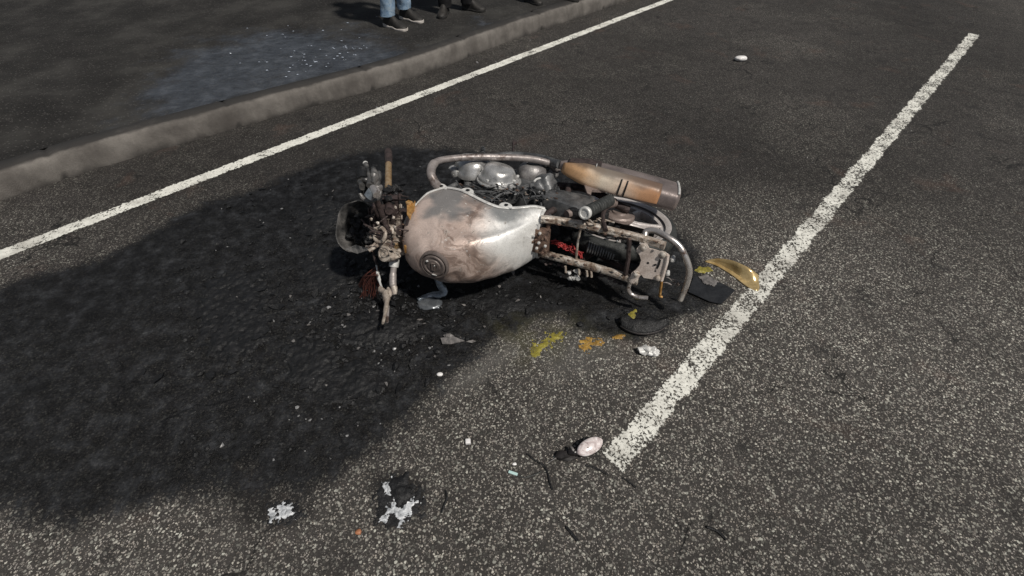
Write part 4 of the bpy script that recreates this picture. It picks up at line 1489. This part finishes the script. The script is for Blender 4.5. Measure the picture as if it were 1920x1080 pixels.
tag(crust('yellow_residue', [(1148, 634), (1158, 627), (1172, 629), (1160, 638)], .001, .005, .38, 'amber', 4.9, 30, .010),
    'little orange smear touching the black fender piece', 'residue', 'melted plastic smears')
tag(crust('yellow_residue', [(1176, 600), (1180, 586), (1192, 582), (1190, 594), (1182, 604)], .001, .005, .45, 'yellow', 6.2, 36, .010),
    'small dull yellow blot under the rear carrier', 'residue', 'melted plastic smears')
tag(crust('yellow_residue', [(1302, 508), (1312, 500), (1330, 502), (1334, 508), (1318, 513)], .001, .006, .42, 'yellow', 7.7, 30, .012),
    'yellow blot beside the bronze panel and the smoked plate', 'residue', 'melted plastic smears')

mb = MB()
while len(mb.bm.faces) < 1400:
    a, b = rnd.gauss(690, 150), rnd.gauss(560, 110)
    if rnd.random() < .35:
        a, b = rnd.uniform(560, 1280), rnd.uniform(310, 640)
    if in_soot(a, b) < .6:
        continue
    p, L, rot = G(a, b), rnd.uniform(.006, .032), rnd.uniform(0, 6.28)
    nn, tilt = rnd.randint(3, 6), rnd.uniform(-.6, .6)
    pts = []
    for q in range(nn):
        an = 6.283 * q / nn + rnd.uniform(-.4, .4)
        x, y = math.cos(an) * L * rnd.uniform(.5, 1.3), math.sin(an) * L * rnd.uniform(.25, .7)
        pts.append((p.x + x * math.cos(rot) - y * math.sin(rot), p.y + x * math.sin(rot) + y * math.cos(rot), .003 + L * .4 + x * tilt * .6))
    mb.plate(pts, -.002, (0, 0, 1))
tag(mb.build('charred_shards', M['char'], smooth=False), 'sharp black shards of burnt plastic strewn round the wreck', None, None, 'stuff')
mb = MB()
for q in range(46):
    a, b = rnd.gauss(720, 130), rnd.gauss(560, 90)
    if in_soot(a, b) < .6:
        continue
    p, L, rot = G(a, b), rnd.uniform(.005, .016), rnd.uniform(0, 6.28)
    pts = []
    for w in range(5):
        an = 6.283 * w / 5 + rnd.uniform(-.4, .4)
        x, y = math.cos(an) * L * rnd.uniform(.5, 1.3), math.sin(an) * L * rnd.uniform(.25, .7)
        pts.append((p.x + x * math.cos(rot) - y * math.sin(rot), p.y + x * math.sin(rot) + y * math.cos(rot), .003 + L * .4 + x * .3))
    mb.plate(pts, -.002, (0, 0, 1))
tag(mb.build('grey_shards', M['grey_plastic'], smooth=False), 'grey flakes of plastic strewn over the soot', None, None, 'stuff')

# slabs of burnt, caked residue on the soot
for i, (pix, m, thk, thr) in enumerate((
        ([(560, 470), (640, 455), (660, 520), (620, 560), (560, 540)], 'char', .012, .62),
        ([(640, 600), (720, 585), (790, 600), (770, 640), (690, 650), (640, 640)], 'char', .018, .50),
        ([(530, 640), (610, 620), (640, 680), (600, 740), (540, 720)], 'char', .014, .62),
        ([(600, 690), (700, 660), (730, 720), (660, 770), (600, 750)], 'char', .012, .70),
        ([(540, 400), (620, 370), (650, 420), (580, 450)], 'char', .012, .66),
        ([(380, 520), (500, 500), (510, 640), (420, 700), (360, 620)], 'char', .014, .70),
        ([(850, 560), (960, 545), (1010, 575), (920, 600)], 'char', .008, .72))):
    o = crust('burnt_residue', pix, .000, thk, thr, m, 11.3 + i * 3.7, 24, .05, .006)
    if o:
        tag(o, 'caked black residue of burnt plastic on the sooty asphalt', None, None, 'stuff')

# black fender piece
P = [G(1163, 607, .012), G(1180, 617, .014), G(1205, 622, .016), G(1232, 617, .016), G(1252, 604, .020)]
cp = path(P, 6)
o = empty('fender_piece', (G(1205, 612)))
mb = MB()
rows = []
for i, p in enumerate(cp):
    t = i / (len(cp) - 1)
    w = (.075 + .035 * noise.noise(Vector((t * 7, 2, 0)))) * math.sin(math.pi * min(1, .12 + t * .88)) ** .6
    rows.append([p - o.location + Vector((0, w * (k / 6) * 1.0 - .015, (.022 * math.sin(math.pi * (k / 6) * .62) + .002))) for k in range(7)])
mb.grid(rows)
fp = mb.build('shell', M['char'], o)
sm = fp.modifiers.new('thickness', 'SOLIDIFY')
sm.thickness = .004
mb = MB()
mb.tube([r[0] for r in rows], .005, 8)
mb.build('rolled_edge', M['black_plastic'], o)
tag(o, 'curved black piece of rear fender below the tail of the motorcycle', 'fender')

# smoked flat plate near the tail
pp = [(1300, 520), (1330, 520), (1378, 545), (1352, 571), (1330, 566), (1290, 548)]
o = MB().plate([G(a, b, .006 + .004 * i % 3 * .1) for i, (a, b) in enumerate(pp)], .004, Vector((0, 0, 1))).build('lamp_cover', M['smoke_plate'])
tag(o, 'flat dark glossy plastic panel touching the top of the dashed line', 'panel')
tag(crust('pale_film', [(1308, 522), (1322, 519), (1346, 531), (1338, 541), (1318, 534)], .0145, .002, .42, 'grey_plastic', 9.9, 28, .010),
    'crinkled grey film resting on the dark glossy panel', 'film')

# bronze bodywork panel
bz = path([G(1322, 489, .008), G(1345, 485, .030), G(1370, 488, .050), G(1389, 495, .060), G(1406, 503, .055), G(1422, 515, .03)], 6)
mb = MB()
rows = []
for i, p in enumerate(bz):
    t = i / (len(bz) - 1)
    w = .004 + .105 * math.sin(math.pi * min(1, t * .62 + .005)) ** 1.35 * (1 if t < .8 else 1 - ((t - .8) / .2) ** 2 * .8)
    d = Vector((.10, -1, 0)).normalized()
    rows.append([p + d * w * (k / 9) + Vector((0, 0, -(p.z - .006) * (k / 9) ** 1.3 - .050 * math.sin(math.pi * k / 9) * math.sin(math.pi * t))) for k in range(10)])
for r in rows:
    for q in r:
        q.z = max(q.z, .006)
org = bz[10].copy()
org.z = 0
rows = [[p - org for p in r] for r in rows]
mb.grid(rows)
bp = mb.build('side_panel', M['bronze'])
bp.location = org
sm = bp.modifiers.new('thickness', 'SOLIDIFY')
sm.thickness = .004
sm.offset = -1
tag(bp, 'pointed bronze bodywork panel lying at the far end of the lane line', 'panel')

# small things, each its own
def chip(name, px, py, mbf, m, label, cat):
    mb = MB()
    p = G(px, py)
    mbf(mb)
    o = mb.build(name, M[m])
    o.location = (p.x, p.y, 0)
    return tag(o, label, cat)


chip('square_chip', 878, 830, lambda b: b.box((0, 0, .008), (1, .1, 0), (-.1, 1, 0), ZA, .019, .019, .014, .002), 'white_chip', 'bright white square chip alone on the bare asphalt', 'chip')
chip('oval_pebble', 825, 703, lambda b: b.blob((0, 0, .005), .014, .010, .006, .1, 2), 'white_chip', 'white oval pebble on the edge of the soot patch', 'pebble')
chip('pale_pebble', 1388, 114, lambda b: b.blob((0, 0, .022), .06, .035, .024, .12, 3), 'white_chip', 'whitish oval lump far up the road near the right', 'pebble')
chip('orange_pebble', 673, 998, lambda b: b.blob((0, 0, .004), .011, .009, .006, .3, 2), 'orange_chip', 'small orange brown pebble left of the large white ash', 'pebble')


def foil(b):
    b.blob((0, 0, .018), .036, .022, .018, .5, 3, seed=4)
    b.blob((.024, -.010, .014), .020, .017, .013, .5, 3, seed=7)
    b.crumple(.010, 60)


chip('crumpled_foil', 1213, 661, foil, 'white_metal', 'crumpled silver scrap of metal left of the dashed line', 'scrap')
chip('strap_end', 962, 888, lambda b: b.box((0, 0, .004), (1, -.35, 0), (.35, 1, 0), ZA, .034, .010, .006, .0015), 'cyan', 'pale cyan plastic strip at the end of a thin dark wire', 'strip')
chip('white_speck', 965, 871, lambda b: b.blob((0, 0, .004), .009, .006, .004, .4, 1), 'white_chip', 'tiny white flake above the cyan strip', 'chip')


def strand(name, pix, r, m, label, cat):
    o = G(*pix[0])
    mb = MB()
    mb.tube(path([G(a, b, .004) - o for a, b in pix], 5), r, 6)
    q = mb.build(name, M[m])
    q.location = o
    return tag(q, label, cat)


strand('thin_wire', [(970, 892), (985, 895), (1002, 890), (1015, 884)], .0025, 'rubber', 'thin dark curved wire running right from the cyan strip', 'wire')
strand('dark_twig', [(988, 851), (1003, 863), (1018, 872), (1026, 884), (1032, 908), (1036, 918)], .0035, 'char', 'black bent strand left of the broken turn signal', 'strand')
strand('dark_twig', [(1098, 872), (1118, 878), (1140, 890)], .0035, 'char', 'short black strand right below the broken turn signal', 'strand')
strand('dark_twig', [(1168, 896), (1180, 904), (1192, 914)], .003, 'char', 'short black strand below the near end of the dashed line', 'strand')
strand('dark_twig', [(1325, 988), (1345, 996), (1362, 1012)], .0045, 'char', 'black strand in the lower right foreground', 'strand')
strand('dark_twig', [(836, 920), (838, 934), (832, 950), (828, 962)], .0035, 'char', 'black upright strand right of the large white ash', 'strand')
strand('dark_twig', [(1062, 988), (1072, 1000), (1083, 1014)], .005, 'char', 'thick black splinter in the lower middle foreground', 'strand')

# grey plastic scrap in the soot
o = empty('plastic_scrap', G(855, 640))
mb = MB()
mb.plate([G(827, 634, .012) - o.location, G(850, 632, .022) - o.location, G(872, 640, .012) - o.location, G(846, 646, .008) - o.location, G(829, 647, .006) - o.location], .006, ZA)
mb.crumple(.006, 40)
mb.build('sheet', M['grey_plastic'], o)
mb = MB()
mb.blob(G(884, 640, .006) - o.location, .020, .006, .005, .5, 2, seed=5)
mb.build('torn_corner', M['grey_plastic'], o)
mb = MB()
mb.blob(G(842, 630, .012) - o.location, .022, .012, .010, .5, 2, seed=2)
mb.build('torn_corner', M['grey_plastic'], o)
tag(o, 'sooty grey sheet of plastic on the black patch below the tank', 'scrap')

# loose grit and char crumbs: nobody could count them
def scatter(name, m, spots, label):
    mb = MB()
    for (px, py, s) in spots:
        p = G(px, py)
        n0 = len(mb.bm.verts)
        g = bmesh.ops.create_icosphere(mb.bm, subdivisions=1, radius=1)
        ax_, ay_, az_ = s * rnd.uniform(.6, 1.5), s * rnd.uniform(.6, 1.3), s * rnd.uniform(.3, .8)
        rot = rnd.uniform(0, 6.28)
        for v in g['verts']:
            d = v.co * (1 + rnd.uniform(-.35, .35))
            x, y = d.x * ax_, d.y * ay_
            v.co = Vector((p.x + x * math.cos(rot) - y * math.sin(rot), p.y + x * math.sin(rot) + y * math.cos(rot), max(-.002, az_ * .6 + d.z * az_)))
    o = mb.build(name, M[m], smooth=False)
    tag(o, label, None, None, 'stuff')
    return o


spots, white = [], []
while len(spots) < 700:
    a, b = rnd.uniform(330, 1180), rnd.uniform(310, 900)
    if in_soot(a, b) > .8:
        spots.append((a, b, abs(rnd.gauss(0, .006)) + .003))
for i in range(320):                            # thick around the handlebar end
    a, b = rnd.gauss(700, 60), rnd.gauss(595, 45)
    spots.append((a, b, abs(rnd.gauss(0, .007)) + .004))
scatter('char_crumbs', 'char', spots, 'black crumbs of burnt plastic strewn over the soot')
while len(white) < 90:
    a, b = rnd.uniform(400, 1100), rnd.uniform(300, 870)
    if in_soot(a, b) > .7:
        white.append((a, b, abs(rnd.gauss(0, .0025)) + .0018))
for i in range(60):
    white.append((rnd.gauss(715, 50), rnd.gauss(600, 40), abs(rnd.gauss(0, .003)) + .002))
for i in range(60):
    white.append((rnd.uniform(1290, 1900), rnd.uniform(200, 600), rnd.uniform(.002, .004)))
for i in range(40):
    white.append((rnd.uniform(560, 1390), rnd.uniform(60, 300), rnd.uniform(.002, .005)))
for a, b, s in ((994, 76, .010), (895, 118, .012), (707, 203, .012), (545, 447, .006), (930, 117, .008), (748, 600, .008), (842, 685, .006), (767, 658, .006), (740, 655, .008), (705, 605, .009), (733, 618, .010), (597, 705, .005), (560, 780, .005), (582, 788, .006)):
    white.append((a, b, s))
scatter('pale_crumbs', 'bead', white, 'pale crumbs of ash and glass strewn over the road')

mb = MB()  # added crumbs that stand for reflected glints on the wet pavement
for i in range(110):
    t = rnd.random()
    px, py = rnd.gauss(640, 70), rnd.gauss(112, 22)
    if i > 90:
        px, py = rnd.uniform(380, 760), rnd.uniform(30, 150)
    p = G(px, py, KH)
    if (p - ko).dot(NX) < .2:
        continue
    s_ = rnd.uniform(.002, .0065)
    mb.blob((p.x, p.y, KH + .006), s_ * 2.0, s_ * .8, s_ * .6, .5, 1, seed=i)
tag(mb.build('glint_crumbs', M['glint'], smooth=False), 'bluish crumbs added as glints on the wet pavement', None, None, 'stuff')

# ------------------------------------------------------------------ bystanders on the pavement
HEM = {'denim': .015}


def loft_leg(pts, rs, m, name, parent, wr=.004, hem=True):
    mb = MB()
    P = path(pts, 8)
    n = len(P)
    rows = []
    for i, p in enumerate(P):
        t = i / (n - 1)
        r_ = float(np.interp(t, np.linspace(0, 1, len(rs)), rs))
        row = []
        for k in range(22):
            a = 2 * math.pi * k / 22
            w = noise.noise(Vector((math.cos(a) * 1.6, math.sin(a) * 1.6, p.z * 26 + pts[0][0] * 7))) * wr + noise.noise(Vector((math.cos(a) * 3, math.sin(a) * 3, p.z * 9))) * wr
            row.append(p + Vector((math.cos(a), math.sin(a), 0)) * (r_ + w))
        rows.append(row)
    rows.append([p * 1.0 + (rows[-1][0] - rows[-1][11]) * 0 + Vector((0, 0, .004)) for p in [q.lerp(P[-1], .10) for q in rows[-1]]])
    mb.grid(rows, True)
    return mb.build(name, M[m], parent, ang=70)


def shoe(parent, heel, toe, mat_u, mat_s, tab=False):
    """a shoe from heel to toe on the pavement, sole and upper as pieces of its own"""
    d = toe - heel
    L = d.length
    d.normalize()
    s = Vector((-d.y, d.x, 0))
    ts = [0, .06, .15, .3, .45, .6, .75, .88, .96, 1.0]
    wd = [.022, .032, .036, .036, .038, .046, .050, .044, .030, .010]
    hh = [.105, .125, .132, .130, .112, .082, .062, .050, .040, .028]
    so = [.030, .030, .028, .024, .022, .020, .020, .022, .024, .026]

    def f(a, t):
        return float(np.interp(t, ts, a))
    T = np.linspace(0, 1, 26)
    mb = MB()
    rows = []
    for t in T:
        row = []
        c = heel + d * (t * L)
        for k in range(15):
            a = math.pi * k / 14
            row.append(c + s * (math.cos(a) * f(wd, t)) + Vector((0, 0, f(so, t) * .8 + (f(hh, t) - f(so, t) * .8) * math.sin(a) ** .75)))
        rows.append(row)
    mb.grid(rows)
    sh = mb.build('shoe', M[mat_u], parent, ang=70)
    mb = MB()
    rows = []
    for t in T:
        c = heel + d * (t * L)
        w, h = f(wd, t) + .004, f(so, t) + .003 * math.sin(t * 16)
        rows.append([c + s * x * w + Vector((0, 0, z * h)) for x, z in ((-.92, 0), (-1, .3), (-1, .85), (-.94, 1), (.94, 1), (1, .85), (1, .3), (.92, 0))])
    mb.grid(rows, True, True, True)
    mb.build('sole', M[mat_s], sh, ang=50)
    if tab:
        mb = MB()
        rows = []
        for z in np.linspace(.04, .094, 6):
            w = .012 + .026 * (z - .04) / .054
            rows.append([heel + Vector((0, 0, z)) + d * (-.006 + .055 * abs(x) * (z - .03) * 12) + s * x * (w + .006) for x in np.linspace(-1, 1, 9)])
        mb.grid(rows)
        h = mb.build('heel_tab', M['sole'], sh)
        q = h.modifiers.new('thickness', 'SOLIDIFY')
        q.thickness = .006
    return sh


def skin_obj(name, verts, edges, radii, m, parent=None, root=0, sub=2):
    me = bpy.data.meshes.new(name)
    me.from_pydata([tuple(v) for v in verts], edges, [])
    me.materials.append(m)
    o = bpy.data.objects.new(name, me)
    scene.collection.objects.link(o)
    if parent:
        o.parent = parent
    o.modifiers.new('skin', 'SKIN')
    o.modifiers.new('subdivision', 'SUBSURF').levels = sub
    o.modifiers['subdivision'].render_levels = sub
    lay = me.skin_vertices[0].data
    for i, r_ in enumerate(radii):
        lay[i].radius = (r_, r_ * .9)
        lay[i].use_root = (i == root)
    o.modifiers['skin'].use_smooth_shade = True
    return o


def person(feet, facing, label, trousers, top, shoe_m, sole_m, tab=False, height=1.72, hr=None):
    """a standing bystander; feet = two (heel, toe) pairs on the pavement"""
    mid = (feet[0][0] + feet[0][1] + feet[1][0] + feet[1][1]) / 4
    root = empty('person', (mid.x, mid.y, KH))
    o = root.location.copy()
    feet = [(a - o, b - o) for a, b in feet]
    k = height / 1.72
    fx = Vector((math.cos(facing), math.sin(facing), 0))
    sx_ = Vector((-fx.y, fx.x, 0))

    def p(f, s, z):
        return fx * f * k + sx_ * s * k + Vector((0, 0, z * k))
    ank = [a.lerp(b, .22) + Vector((0, 0, .09)) for a, b in feet]
    order = sorted(range(2), key=lambda i: -ank[i].dot(sx_))
    L_, R_ = ank[order[0]], ank[order[1]]
    V_ = [p(0, 0, .95), p(0, 0, 1.12), p(.01, 0, 1.32), p(.0, 0, 1.45), p(.01, 0, 1.54), p(.03, 0, 1.63), p(.02, 0, 1.70)]
    r_ = [.13, .12, .135, .06, .05, .085, .06]
    E_ = [(i, i + 1) for i in range(6)]
    for sg, an in ((1, L_), (-1, R_)):
        b = len(V_)
        hip, kn = p(0, .09 * sg, .88), p(.03, .09 * sg, .5).lerp(an + Vector((0, 0, .40)), .5)
        V_ += [hip, kn, an, an + (fx * .02 - Vector((0, 0, .05)))]
        r_ += [.085, .055, .038, .034]
        E_ += [(0, b), (b, b + 1), (b + 1, b + 2), (b + 2, b + 3)]
        b = len(V_)
        V_ += [p(0, .18 * sg, 1.40), p(.0, .24 * sg, 1.14), p(.08, .22 * sg, .90), p(.10, .215 * sg, .83)]
        r_ += [.055, .042, .030, .028]
        E_ += [(3, b), (b, b + 1), (b + 1, b + 2), (b + 2, b + 3)]
        w = b + 3
        for q in range(4):
            b = len(V_)
            off = (q - 1.5) * .018
            V_ += [p(.11 + off, .213 * sg, .79), p(.12 + off, .205 * sg, .755), p(.115 + off, .195 * sg, .73 + abs(off) * .3)]
            r_ += [.009, .008, .0075]
            E_ += [(w, b), (b, b + 1), (b + 1, b + 2)]
        b = len(V_)
        V_ += [p(.13, .195 * sg, .82), p(.145, .185 * sg, .79)]
        r_ += [.010, .009]
        E_ += [(w, b), (b, b + 1)]
    skin_obj('body', V_, E_, r_, M['skin'], root)
    # jacket
    JV = [p(0, 0, .92), p(0, 0, 1.12), p(.01, 0, 1.32), p(.0, 0, 1.43)]
    JR = [.165, .15, .165, .08]
    JE = [(0, 1), (1, 2), (2, 3)]
    for sg in (1, -1):
        b = len(JV)
        JV += [p(0, .19 * sg, 1.39), p(0, .25 * sg, 1.14), p(.075, .225 * sg, .92)]
        JR += [.072, .060, .048]
        JE += [(3, b), (b, b + 1), (b + 1, b + 2)]
    skin_obj('jacket', JV, JE, JR, M[top], root)
    mb = MB()
    mb.blob(p(.0, 0, 1.655), .095 * k, .095 * k, .10 * k, .12, 3)
    mb.build('hair', M['hair'], root)
    mb = MB()
    mb.tube(path([p(0, 0, .84), p(0, 0, .92), p(0, 0, 1.02)], 4), [.12, .14, .15, .155, .155, .15, .145, .14, .135], 20)
    mb.build('waist', M[trousers], root)
    for sg, an in ((1, L_), (-1, R_)):
        kn = p(.03, .09 * sg, .5).lerp(an + Vector((0, 0, .40)), .5)
        loft_leg([p(0, .085 * sg, .94), p(.01, .09 * sg, .72), kn, kn.lerp(an, .55), an + Vector((0, 0, HEM.get(trousers, -.02)))], [.10, .092, .078, .072, .070], trousers, 'trouser_leg', root, .006)
    for a, b in feet:
        a2, b2 = a.copy(), b.copy()
        a2.z = b2.z = 0
        shoe(root, a2, b2, shoe_m, sole_m, tab)
    return tag(root, label, 'person', hr)


def foot(hx, hy, tx, ty):
    a, b = G(hx, hy, KH), G(tx, ty, KH)
    d = (b - a).normalized()
    L = min(max((b - a).length, .27), .30)
    return (a, a + d * L)


person([foot(722, 48, 768, 60), foot(752, 34, 793, 43)], R(-20), 'person in faded blue jeans and black trainers with white soles on the pavement', 'denim', 'dark_cloth', 'shoe', 'sole', True)
person([foot(838, 22, 828, 34), foot(868, 17, 903, 22)], R(-60), 'person in dark trousers and black shoes right of the one in jeans', 'dark_cloth', 'dark_cloth', 'shoe', 'dark_sole')
person([foot(985, 1, 1012, 10), foot(1048, -4, 1084, 4)], R(-30), 'person in dark shoes cut off at the top edge near the white line', 'navy_cloth', 'navy_cloth', 'shoe', 'dark_sole')
